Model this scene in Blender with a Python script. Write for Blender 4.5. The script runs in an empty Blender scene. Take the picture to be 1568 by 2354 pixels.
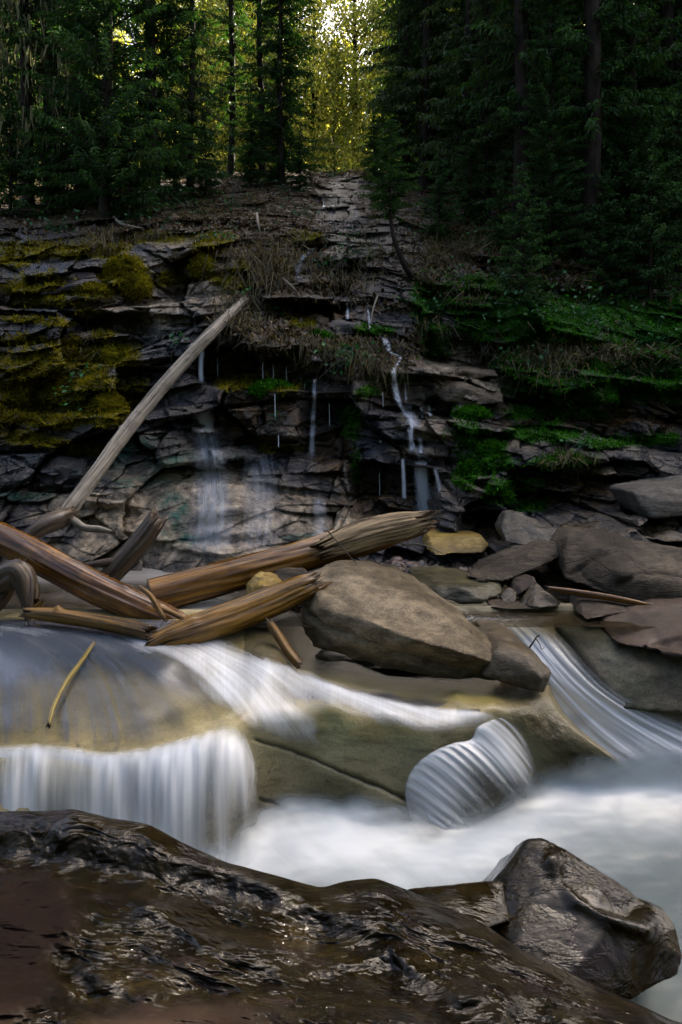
import bpy, bmesh, math, random
import numpy as np
from mathutils import Vector, Matrix
SC = bpy.context.scene
COL = SC.collection
RNG = np.random.default_rng(7)
random.seed(7)

# ------------------------------------------------------------------ camera model (units: metres)
K, U0, VH, ZC = 1568.7, 784.0, 1000.0, 2.6
def P(u, v, d):
    """point at distance d in front of the photographer"""
    u = np.asarray(u, float); v = np.asarray(v, float); d = np.asarray(d, float)
    return np.stack(np.broadcast_arrays((u-U0)/K*d, d, ZC-(v-VH)/K*d), -1)
def dz(v, z):
    """distance at which height z is met looking down along row v"""
    return (ZC-z)*K/(v-VH)

# ------------------------------------------------------------------ noise
def _h(ix, iy, iz, s):
    with np.errstate(over='ignore'):
        h = (ix.astype(np.uint32)*np.uint32(374761393) + iy.astype(np.uint32)*np.uint32(668265263)
             + iz.astype(np.uint32)*np.uint32(2246822519) + np.uint32((s*3266489917) & 0xffffffff))
        h = (h ^ (h >> np.uint32(15)))*np.uint32(2246822519)
        h = (h ^ (h >> np.uint32(13)))*np.uint32(3266489917)
        return h ^ (h >> np.uint32(16))
def rnd(ix, iy, iz=None, s=0):
    ix = np.asarray(ix).astype(np.int64); iy = np.asarray(iy).astype(np.int64)
    iz = np.zeros_like(ix) if iz is None else np.asarray(iz).astype(np.int64)
    return _h(ix & 0xffffffff, iy & 0xffffffff, iz & 0xffffffff, s)/4294967295.0
def noise(p, s=0):
    p = np.asarray(p, float); f = np.floor(p); i = f.astype(np.int64) & 0xffffffff; f = p-f
    w = f*f*f*(f*(f*6-15)+10); out = 0
    for a in (0, 1):
        for b in (0, 1):
            for c in (0, 1):
                h = _h((i[..., 0]+a) & 0xffffffff, (i[..., 1]+b) & 0xffffffff, (i[..., 2]+c) & 0xffffffff, s)
                g = ((h & np.uint32(1023))/511.5-1)*(f[..., 0]-a) + (((h >> np.uint32(10)) & np.uint32(1023))/511.5-1)*(f[..., 1]-b) \
                    + (((h >> np.uint32(20)) & np.uint32(1023))/511.5-1)*(f[..., 2]-c)
                out = out + g*(w[..., 0] if a else 1-w[..., 0])*(w[..., 1] if b else 1-w[..., 1])*(w[..., 2] if c else 1-w[..., 2])
    return out
def fbm(p, o=4, s=0, lac=2.05, gain=.5):
    p = np.asarray(p, float); a, t = 1., 0.
    for k in range(o):
        t = t + a*noise(p, s+k*17); p = p*lac+3.1; a *= gain
    return t
def sstep(a, b, x):
    t = np.clip((x-a)/(b-a), 0, 1); return t*t*(3-2*t)
def voro(x, y, s=0):
    """jittered cells: id pair of nearest cell, its centre, distance to the border"""
    ix = np.floor(x); iy = np.floor(y)
    d1 = np.full(x.shape, 9e9); d2 = d1.copy(); cx = np.zeros_like(x); cy = cx.copy(); gi = cx.copy(); gj = cx.copy()
    for a in (-1, 0, 1):
        for b in (-1, 0, 1):
            jx = ix+a; jy = iy+b
            px = jx+.08+.84*rnd(jx, jy, s=s); py = jy+.08+.84*rnd(jx, jy, s=s+5)
            d = (px-x)**2+(py-y)**2; m = d < d1
            d2 = np.where(m, d1, np.minimum(d2, d)); d1 = np.where(m, d, d1)
            cx = np.where(m, px, cx); cy = np.where(m, py, cy); gi = np.where(m, jx, gi); gj = np.where(m, jy, gj)
    return gi, gj, cx, cy, np.sqrt(d2)-np.sqrt(d1)
class TPS:
    def __init__(s, pts, lam=.0):
        a = np.array(pts, float); s.c = a[:, :2]/500.; n = len(a)
        A = np.zeros((n+3, n+3)); A[:n, :n] = s.k(s.c, s.c)+lam*np.eye(n)
        A[:n, n] = 1; A[:n, n+1:] = s.c; A[n, :n] = 1; A[n+1:, :n] = s.c.T
        s.w = np.linalg.solve(A, np.concatenate([a[:, 2], [0, 0, 0]]))
    def k(s, a, b):
        r2 = ((a[:, None]-b[None])**2).sum(-1); return .5*r2*np.log(r2+1e-9)
    def __call__(s, u, v):
        sh = np.shape(u); q = np.stack([np.ravel(u), np.ravel(v)], -1)/500.; out = []
        for c in np.array_split(q, max(1, len(q)//40000)):
            out.append(s.k(c, s.c) @ s.w[:-3] + s.w[-3] + c @ s.w[-2:])
        return np.concatenate(out).reshape(sh)
def polydist(u, v, pts):
    """distance to a polyline, arc-length of the nearest point, signed side"""
    pts = np.array(pts, float); best = np.full(np.shape(u), 9e9); sa = np.zeros(np.shape(u)); sg = sa.copy(); acc = 0
    for a, b in zip(pts[:-1], pts[1:]):
        e = b-a; L = np.hypot(*e)+1e-9; t = np.clip(((u-a[0])*e[0]+(v-a[1])*e[1])/L**2, 0, 1)
        dx = u-a[0]-t*e[0]; dy = v-a[1]-t*e[1]; d = np.hypot(dx, dy); m = d < best
        best = np.where(m, d, best); sa = np.where(m, acc+t*L, sa); sg = np.where(m, (e[0]*dy-e[1]*dx)/L, sg); acc += L
    return best, sa, sg
def crv(pts, n, smooth=True):
    """resample control points (any dimension) to n points with a Catmull-Rom spline"""
    p = np.array(pts, float); L = np.concatenate([[0], np.cumsum(np.linalg.norm(np.diff(p, axis=0), axis=1))]); L /= L[-1]
    t = np.linspace(0, 1, n)
    if not smooth or len(p) < 3: return np.stack([np.interp(t, L, p[:, k]) for k in range(p.shape[1])], -1)
    m = np.zeros_like(p)
    m[1:-1] = (p[2:]-p[:-2])/(L[2:]-L[:-2])[:, None]; m[0] = (p[1]-p[0])/(L[1]-L[0]); m[-1] = (p[-1]-p[-2])/(L[-1]-L[-2])
    i = np.clip(np.searchsorted(L, t, side='right')-1, 0, len(p)-2); h = (L[i+1]-L[i])[:, None]; x = ((t-L[i])[:, None])/h
    return (2*x**3-3*x**2+1)*p[i]+(x**3-2*x**2+x)*h*m[i]+(-2*x**3+3*x**2)*p[i+1]+(x**3-x**2)*h*m[i+1]

# ------------------------------------------------------------------ meshes and objects
def nmesh(name, V, F, smooth=True, attrs=None, uv=None):
    V = np.asarray(V, float).reshape(-1, 3); F = np.asarray(F, np.int32); k = F.shape[1]
    me = bpy.data.meshes.new(name); me.vertices.add(len(V)); me.vertices.foreach_set('co', V.ravel())
    me.loops.add(F.size); me.loops.foreach_set('vertex_index', F.ravel())
    me.polygons.add(len(F)); me.polygons.foreach_set('loop_start', np.arange(0, F.size, k, dtype=np.int32))
    me.polygons.foreach_set('use_smooth', np.full(len(F), smooth))
    if uv is not None:
        l = me.uv_layers.new(name='UVMap'); l.data.foreach_set('uv', np.asarray(uv, float)[F.ravel()].ravel())
    for kk, a in (attrs or {}).items():
        t = me.attributes.new(kk, 'FLOAT', 'POINT'); t.data.foreach_set('value', np.asarray(a, np.float32).ravel())
    me.update(calc_edges=True); me.validate()
    return me
def gridF(nr, nc, wrap=False):
    r = np.arange(nr-1)[:, None]; c = np.arange(nc if wrap else nc-1)[None]; c2 = (c+1) % nc
    return np.stack(np.broadcast_arrays(r*nc+c, r*nc+c2, (r+1)*nc+c2, (r+1)*nc+c), -1).reshape(-1, 4)
def link(name, me, mat, label=None, cat=None, group=None, kind=None, parent=None, centre=True):
    o = bpy.data.objects.new(name, me); COL.objects.link(o)
    if mat is not None and not me.materials: me.materials.append(mat)
    if centre and parent is None and kind is None:
        n = len(me.vertices); a = np.empty(n*3); me.vertices.foreach_get('co', a); a = a.reshape(-1, 3)
        c = np.array([*(a[:, :2].min(0)+a[:, :2].max(0))/2, a[:, 2].min()]); me.vertices.foreach_set('co', (a-c).ravel()); o.location = c
    if parent is not None: o.parent = parent
    if label: o['label'] = label
    if cat: o['category'] = cat
    if group: o['group'] = group
    if kind: o['kind'] = kind
    return o
def empty(name, loc, label, cat, group=None):
    o = bpy.data.objects.new(name, None); COL.objects.link(o); o.location = loc; o.empty_display_size = .1
    o['label'] = label; o['category'] = cat
    if group: o['group'] = group
    return o
def vnormals(V, F):
    n = np.zeros_like(V); a = V[F[:, 1]]-V[F[:, 0]]; b = V[F[:, 2]]-V[F[:, 0]]; c = np.cross(a, b)
    for k in range(F.shape[1]): np.add.at(n, F[:, k], c)
    return n/(np.linalg.norm(n, axis=1, keepdims=True)+1e-12)
def lap(V, F, it, lam=.5):
    E = np.unique(np.sort(np.concatenate([F[:, [k, (k+1) % F.shape[1]]] for k in range(F.shape[1])]), 1), axis=0)
    cnt = np.bincount(E.ravel(), minlength=len(V))[:, None]
    for _ in range(it):
        s = np.zeros_like(V); np.add.at(s, E[:, 0], V[E[:, 1]]); np.add.at(s, E[:, 1], V[E[:, 0]])
        V = V+lam*(s/np.maximum(cnt, 1)-V)
    return V
def hull(pts):
    bm = bmesh.new(); [bm.verts.new(p) for p in pts]
    r = bmesh.ops.convex_hull(bm, input=bm.verts)
    bad = [g for g in r['geom_interior']+r['geom_unused'] if isinstance(g, bmesh.types.BMVert)]
    bmesh.ops.delete(bm, geom=list(set(bad)), context='VERTS')
    me = bpy.data.meshes.new('hull'); bm.to_mesh(me); bm.free(); return me
def voxel(me, size):
    o = bpy.data.objects.new('tmp_remesh', me); COL.objects.link(o)
    m = o.modifiers.new('r', 'REMESH'); m.mode = 'VOXEL'; m.voxel_size = size
    bpy.context.view_layer.update()
    e = o.evaluated_get(bpy.context.evaluated_depsgraph_get()); x = e.to_mesh()
    n = len(x.vertices); V = np.empty(n*3); x.vertices.foreach_get('co', V); V = V.reshape(-1, 3)
    F = np.empty(len(x.loops), np.int32); x.loops.foreach_get('vertex_index', F); F = F.reshape(-1, 4)
    e.to_mesh_clear(); bpy.data.objects.remove(o); bpy.data.meshes.remove(me)
    return V, F
def rock(name, label, pts, mat, thick=.4, vox=.02, sm=3, amp=.03, ns=3., st=0., seed=1, shrink=.8, cat='rock', group=None, extra=(), drop=0., grooves=()):
    """a boulder: convex body through points (u,v,d), its back pushed away by thick, worn and roughened"""
    a = np.array(pts, float); f = P(a[:, 0], a[:, 1], a[:, 2]); c = f.mean(0)
    b = c+(f-c)*np.array([shrink, shrink, shrink]); b[:, 1] += thick; b[:, 2] -= drop
    q = np.concatenate([f, b]+([P(*np.array(extra, float).T)] if len(extra) else []))
    V, F = voxel(hull(q), vox)
    V = lap(V, F, sm); n = vnormals(V, F)
    w = fbm(V*ns, 5, seed)*amp + fbm(V*ns*.45+7, 2, seed+3)*amp*1.6
    if st and st[0]: # bedding: worn parallel layers
        s = V[:, 2]*1.0+V[:, 0]*st[1]+V[:, 1]*st[2]+.05*fbm(V*1.3, 3, seed+9)
        w = w+(np.abs(((s*st[0]) % 1)-.5)-.25)*st[3]*(.5+noise(V*2, seed+2))
    if len(grooves):
        uu = V[:, 0]/V[:, 1]*K+U0; vv = (ZC-V[:, 2])/V[:, 1]*K+VH
        for g, wd, dp in grooves:
            dd = polydist(uu+8*noise(V*9, 3), vv+8*noise(V*9, 4), g)[0]; w = w-dp*np.exp(-(dd/wd)**2)
    V = V+n*w[:, None]
    return link(name, nmesh(name, V, F), mat, label, cat, group)
def log(name, label, path, mat, n=90, m=40, grain=.06, seed=1, bend=.0, jag=(.05, .12), knots=(), cat='log', group=None, parent=None, flat=0, ends=(1, 1)):
    """a trunk along (u,v,d,radius in metres) with grain ridges and broken ends"""
    a = np.array(path, float); c = crv(np.concatenate([P(a[:, 0], a[:, 1], a[:, 2]), a[:, 3:4]], 1), n); r = c[:, 3]; c = c[:, :3]
    t = np.gradient(c, axis=0); t /= np.linalg.norm(t, axis=1, keepdims=True)
    up = np.array([0, 0, 1.]) if abs(t[:, 2]).mean() < .8 else np.array([1., 0, 0])
    x = np.cross(t, up); x /= np.linalg.norm(x, axis=1, keepdims=True); y = np.cross(x, t)
    L = np.concatenate([[0], np.cumsum(np.linalg.norm(np.diff(c, axis=0), axis=1))])
    th = np.linspace(0, 2*np.pi, m, endpoint=False)
    q = np.stack(np.broadcast_arrays(np.cos(th)[None]*2.2, np.sin(th)[None]*2.2, L[:, None]*1.6), -1)
    rr = r[:, None]*(1+grain*2.2*fbm(q*np.array([2.6, 2.6, .55]), 4, seed)+.5*grain*noise(q*np.array([1, 1, 1.6])*.6, seed+4))
    for ks, kt, kr, kh in knots: # a stub or hollow at fraction ks, angle kt
        dd = ((L[:, None]/L[-1]-ks)*L[-1]/kr)**2+(((th[None]-kt+np.pi) % (2*np.pi)-np.pi)*r[:, None]/kr)**2; rr = rr+kh*np.exp(-dd)
    ax = np.zeros((n, m)); js = min(1., r.max()/.12); jag = (jag[0]*js, jag[1]*js)
    for e, (lo, k) in enumerate(((0, ends[0]), (1, ends[1]))):
        f = 1-L[:, None]/L[-1] if e else L[:, None]/L[-1]
        wgt = np.clip(1-f/(.12), 0, 1)**1.5
        j = fbm(np.stack(np.broadcast_arrays(np.cos(th)*4, np.sin(th)*4, th*0+e*5), -1), 3, seed+8)
        ax = ax+k*(1 if e else -1)*wgt*(j[None]*jag[1]*3)
        rr = rr*(1-.25*wgt*np.abs(j)[None]*k)
    V = c[:, None]+(np.cos(th)[None, :, None]*x[:, None]+np.sin(th)[None, :, None]*y[:, None])*rr[..., None]+t[:, None]*ax[..., None]
    caps = []
    for e in (0, -1):
        row = V[e]; cc = row.mean(0)
        for k in (.72, .4, .1):
            w = cc+(row-cc)*k+t[e]*(-.02 if e else .02)*(1-k)+t[e][None]*(fbm(row*22, 2, seed+int(k*30))*jag[0]*1.4)[:, None]*ends[e]; caps.append((e, w))
    rows = [w for e, w in caps[:3]][::-1]+list(V)+[w for e, w in caps[3:]]
    rows = np.array(rows); nr = len(rows); lv = np.concatenate([[L[0]]*3, L, [L[-1]]*3])
    uv = np.stack(np.broadcast_arrays(th[None]/(2*np.pi), lv[:, None]), -1).reshape(-1, 2)
    cap = np.concatenate([np.ones((3, m)), np.broadcast_to(np.exp(-L/(.03*ends[0]+1e-3))[:, None]+np.exp(-(L[-1]-L)/(.03*ends[1]+1e-3))[:, None], (n, m)), np.ones((3, m))])
    F = gridF(nr, m, True)[:, ::-1]
    return link(name, nmesh(name, rows, F, uv=uv, attrs={'cap': np.clip(cap, 0, 1)}), mat, label, cat, group, parent=parent)
def leaves(C, D, Nn, Ln, Wd):
    """diamond leaves: centres, directions, normals, lengths, widths -> V, F"""
    D = D/(np.linalg.norm(D, axis=1, keepdims=True)+1e-9); S = np.cross(D, Nn); S /= np.linalg.norm(S, axis=1, keepdims=True)+1e-9
    Nn = np.cross(S, D); L = Ln[:, None]; W = Wd[:, None]
    V = np.stack([C, C+D*L*.45+S*W*.5+Nn*L*.05, C+D*L-Nn*L*.08, C+D*L*.45-S*W*.5+Nn*L*.05], 1)
    return V.reshape(-1, 3), np.arange(len(C)*4).reshape(-1, 4)
def unit(n, rng=RNG):
    a = rng.normal(size=(n, 3)); return a/np.linalg.norm(a, axis=1, keepdims=True)
def strips(roots, mids, tips, w):
    """thin blades through three points, w wide at the root"""
    d = tips-roots; s = np.cross(d, unit(len(d))); s /= np.linalg.norm(s, axis=1, keepdims=True)+1e-9; s = s*np.asarray(w).reshape(-1, 1)*.5
    V = np.stack([roots-s, roots+s, mids+s*.8, mids-s*.8, tips+s*.15, tips-s*.15], 1).reshape(-1, 3)
    b = np.arange(len(d))[:, None]*6
    return V, np.concatenate([b+[0, 1, 2, 3], b+[3, 2, 4, 5]], 1).reshape(-1, 4)

# ------------------------------------------------------------------ materials
class M:
    def __init__(s, name):
        s.m = bpy.data.materials.new(name); s.m.use_nodes = True; s.nt = s.m.node_tree; s.nt.nodes.clear()
    def n(s, t, out=0, props=None, **inp):
        x = s.nt.nodes.new('ShaderNode'+t)
        for k, v in (props or {}).items(): setattr(x, k, v)
        for k, v in inp.items():
            k = int(k[1:]) if k[0] == '_' else k.replace('_', ' ')
            if isinstance(v, bpy.types.NodeSocket): s.nt.links.new(v, x.inputs[k])
            else:
                if isinstance(v, tuple) and len(v) == 3 and x.inputs[k].type == 'RGBA': v = (*v, 1)
                x.inputs[k].default_value = v
        return x.outputs[out]
    def obj(s): return s.n('TexCoord', 'Object')
    def pos(s): return s.n('NewGeometry', 'Position')
    def nrm(s): return s.n('NewGeometry', 'Normal')
    def attr(s, a): return s.n('Attribute', 'Fac', {'attribute_name': a})
    def mapv(s, v, sc, rot=(0, 0, 0)): return s.n('Mapping', Vector=v, Scale=sc, Rotation=rot)
    def noise(s, v, sc, det=6, rough=.6, dist=0.): return s.n('TexNoise', 0, Vector=v, Scale=sc, Detail=det, Roughness=rough, Distortion=dist)
    def ramp(s, f, *st):
        x = s.nt.nodes.new('ShaderNodeValToRGB'); s.nt.links.new(f, x.inputs[0]); e = x.color_ramp.elements
        while len(e) < len(st): e.new(.5)
        for k, (p, c) in enumerate(st):
            e[k].position = p; e[k].color = (c, c, c, 1) if not isinstance(c, tuple) else (*c, 1)
        return x.outputs[0]
    def math(s, op, a, b=0., c=0., clamp=False): return s.n('Math', 0, {'operation': op, 'use_clamp': clamp}, _0=a, _1=b, _2=c)
    def mix(s, f, a, b, bt='MIX'): return s.n('Mix', 2, {'data_type': 'RGBA', 'blend_type': bt}, _0=f, _6=a, _7=b)
    def rng(s, f, a, b, c=0., d=1.): return s.n('MapRange', 0, _0=f, _1=a, _2=b, _3=c, _4=d)
    def bump(s, h, st=.5, dist=.02, n=None):
        k = dict(Strength=st, Distance=dist, Height=h)
        if n is not None: k['Normal'] = n
        return s.n('Bump', **k)
    def pbr(s, col, rough, normal=None, spec=.5, **kw):
        k = dict(Base_Color=col, Roughness=rough); k.update(kw); k['Specular_IOR_Level'] = spec
        if normal is not None: k['Normal'] = normal
        return s.n('BsdfPrincipled', **k)
    def out(s, sh): s.n('OutputMaterial', 0, Surface=sh) if False else s.nt.links.new(sh, s.nt.nodes.new('ShaderNodeOutputMaterial').inputs[0]); return s.m

def rock_mat(name, ca, cb, cc, sc=2.5, bump=.6, r0=.45, r1=.8, layers=(1, 1, 3.5), crack=.0, spots=.3, fine=38, dist=.02, spec=.4, rot=(0, .12, 0), coat=0.):
    m = M(name); o = m.pos(); lay = m.mapv(o, layers, rot)
    big = m.noise(lay, sc, 5, .6, .4); med = m.noise(lay, sc*3.3, 8, .68); fn = m.noise(o, fine, 5, .7); ex = m.noise(m.mapv(o, (1, 1, 1)), sc*.55, 3, .5)
    col = m.mix(m.ramp(big, (.38, 0.), (.62, 1.)), ca, cb); col = m.mix(m.ramp(ex, (.45, 0.), (.66, .85)), col, cc)
    col = m.mix(m.rng(med, .3, .7, .0, 1.), m.mix(1., col, (.45, .45, .45), 'MULTIPLY'), m.mix(1., col, (1.45, 1.42, 1.36), 'MULTIPLY'))
    col = m.mix(m.ramp(fn, (.35, spots), (.6, 0.)), col, m.mix(1., col, (.25, .24, .22), 'MULTIPLY')); sp = m.noise(o, fine*2.3, 3, .6); col = m.mix(m.ramp(sp, (.56, 0.), (.68, .8)), col, m.mix(1., col, (2.1, 2.05, 1.95), 'MULTIPLY'))
    h = m.math('ADD', m.math('MULTIPLY', med, .9), m.math('MULTIPLY', fn, .28))
    if crack:
        vo = m.n('TexVoronoi', 'Distance', {'feature': 'DISTANCE_TO_EDGE'}, Vector=m.n('MixRGB', 0, {'blend_type': 'ADD'}, _0=.35, _1=lay, _2=m.n('TexNoise', 1, Vector=o, Scale=2.2)), Scale=1.15)
        ck = m.ramp(vo, (0., 1.), (.022, 0.)); col = m.mix(m.math('MULTIPLY', ck, crack), col, (.012, .011, .01)); h = m.math('SUBTRACT', h, m.math('MULTIPLY', ck, crack*.8))
    rg = m.rng(m.noise(lay, sc*1.7, 6, .7), .3, .7, r0, r1)
    return m.out(m.pbr(col, rg, m.bump(h, bump, dist), spec*.6, Coat_Weight=coat, Coat_Roughness=.12))
def wood_mat(name, ca, cb, cc, rough=(.2, .5), bump=.5, coat=.4, capc=(.10, .055, .02), blotch=.6):
    m = M(name); uv = m.n('TexCoord', 'UV'); o = m.obj()
    g = m.noise(m.mapv(uv, (26, 1.6, 1)), 1., 8, .65, .5); g2 = m.noise(m.mapv(uv, (9, .9, 1)), 1., 5, .6, .3); bl = m.noise(o, 3.2, 5, .6)
    f = m.noise(m.mapv(uv, (90, 7, 1)), 1., 4, .7)
    col = m.mix(m.ramp(g2, (.36, 0.), (.62, 1.)), ca, cb); col = m.mix(m.ramp(bl, (.5, 0.), (.66, blotch)), col, cc)
    col = m.mix(m.rng(g, .32, .66, 0., 1.), m.mix(1., col, (.2, .18, .16), 'MULTIPLY'), m.mix(1., col, (1.6, 1.56, 1.5), 'MULTIPLY'))
    col = m.mix(m.attr('cap'), col, m.mix(m.noise(o, 40, 4), (.015, .011, .007), capc))
    ck = m.ramp(m.noise(m.mapv(uv, (44, 1.1, 1)), 1., 6, .7, .6), (.36, 1.), (.43, 0.)); kn = m.n('TexVoronoi', 'Distance', {}, Vector=m.mapv(uv, (7, 5, 1)), Scale=1.); kn = m.ramp(kn, (.06, 1.), (.13, 0.))
    col = m.mix(m.math('MAXIMUM', m.math('MULTIPLY', ck, .8), m.math('MULTIPLY', kn, .75)), col, (.012, .009, .006))
    h = m.math('SUBTRACT', m.math('ADD', g, m.math('MULTIPLY', f, .5)), m.math('MULTIPLY', ck, .7))
    return m.out(m.pbr(col, m.rng(g2, .3, .7, *rough), m.bump(h, bump, .012), .25, Coat_Weight=coat, Coat_Roughness=.16))
def leaf_mat(name, ca, cb, trans, tr=.45, gloss=.03):
    m = M(name); r = m.attr('tone'); oi = m.n('ObjectInfo', 'Random')
    col = m.mix(r, ca, cb); col = m.mix(m.math('MULTIPLY', oi, .5), col, m.mix(1., col, (.7, .85, .6), 'MULTIPLY'))
    tc = m.mix(1., col, trans, 'MULTIPLY')
    s = m.n('MixShader', 0, _0=tr, _1=m.n('BsdfDiffuse', Color=col), _2=m.n('BsdfTranslucent', Color=tc))
    if gloss: s = m.n('MixShader', 0, _0=gloss, _1=s, _2=m.n('BsdfGlossy', Color=(1, 1, 1), Roughness=.45))
    return m.out(s)
# ================================================================== materials used
M_CLIFF = None
def cliff_mat():
    m = M('slate_cliff'); o = m.pos(); lay = m.mapv(o, (1.1, 1.1, 1.7), (0, -.3, .0))
    big = m.noise(lay, 1.1, 4, .6, .5); med = m.noise(lay, 4.2, 9, .7); fn = m.noise(m.mapv(o, (1, 1, 1.7)), 26, 7, .75); ex = m.noise(o, .8, 4, .55)
    streak = m.noise(m.mapv(o, (9, 9, .7)), 1., 5, .6)
    blue, grey, tan = (.012, .014, .020), (.034, .031, .027), (.13, .10, .068)
    col = m.mix(m.ramp(big, (.40, 0.), (.60, 1.)), blue, grey); col = m.mix(m.math('MULTIPLY', m.ramp(ex, (.48, 0.), (.7, .8)), m.ramp(med, (.4, .2), (.6, 1.))), col, tan)
    col = m.mix(m.attr('tan'), col, m.mix(m.ramp(streak, (.36, 0.), (.64, 1.)), (.075, .058, .036), (.36, .29, .20)))
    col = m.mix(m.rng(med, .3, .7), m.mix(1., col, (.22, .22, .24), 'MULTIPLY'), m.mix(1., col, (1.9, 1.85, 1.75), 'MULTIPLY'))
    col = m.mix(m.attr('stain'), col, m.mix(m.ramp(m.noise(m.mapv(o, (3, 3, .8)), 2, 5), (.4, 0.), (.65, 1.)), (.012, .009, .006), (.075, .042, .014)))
    vo = m.n('TexVoronoi', 'Distance', {'feature': 'DISTANCE_TO_EDGE'}, Vector=m.n('MixRGB', 0, {'blend_type': 'ADD'}, _0=.3, _1=m.mapv(o, (1.1, 1.1, 2.0), (0, -.16, 0)), _2=m.n('TexNoise', 1, Vector=o, Scale=1.7)), Scale=1.)
    ck = m.math('MULTIPLY', m.ramp(vo, (0., 1.), (.03, 0.)), m.math('SUBTRACT', 1., m.attr('tan')))
    col = m.mix(m.math('MULTIPLY', ck, .85), col, (.008, .008, .008))
    alg = m.math('MULTIPLY', m.attr('algae'), m.ramp(med, (.42, 0.), (.58, 1.))); col = m.mix(alg, col, (.012, .07, .045))
    ms = m.math('MULTIPLY', m.attr('moss'), m.ramp(m.noise(o, 9, 6, .7), (.34, 0.), (.5, 1.)))
    mc = m.mix(m.ramp(m.noise(o, 5, 5, .7), (.38, 0.), (.64, 1.)), (.028, .028, .003), (.18, .145, .008)); mc = m.mix(m.attr('green'), mc, m.mix(m.noise(o, 14, 4), (.006, .026, .003), (.035, .125, .010)))
    col = m.mix(ms, col, mc)
    lt = m.n('TexVoronoi', 'Color', {}, Vector=o, Scale=26.); lc = m.ramp(lt, (.1, (.012, .008, .005)), (.45, (.035, .023, .012)), (.75, (.07, .045, .022)), (.95, (.12, .09, .05)))
    lf = m.math('MULTIPLY', m.attr('litter'), m.ramp(m.noise(o, 4, 6, .7), (.36, 0.), (.5, 1.)))
    col = m.mix(lf, col, lc)
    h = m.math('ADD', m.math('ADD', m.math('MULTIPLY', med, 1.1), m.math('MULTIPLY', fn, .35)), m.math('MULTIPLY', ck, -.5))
    dry = m.math('MAXIMUM', ms, lf)
    rg = m.mix(dry, m.ramp(m.noise(lay, 2.2, 6, .7), (.32, .10), (.68, .40)), (.9, .9, .9))
    sp = m.math('SUBTRACT', .38, m.math('MULTIPLY', dry, .35))
    return m.out(m.pbr(col, rg, m.bump(h, .9, .05), sp))

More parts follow.
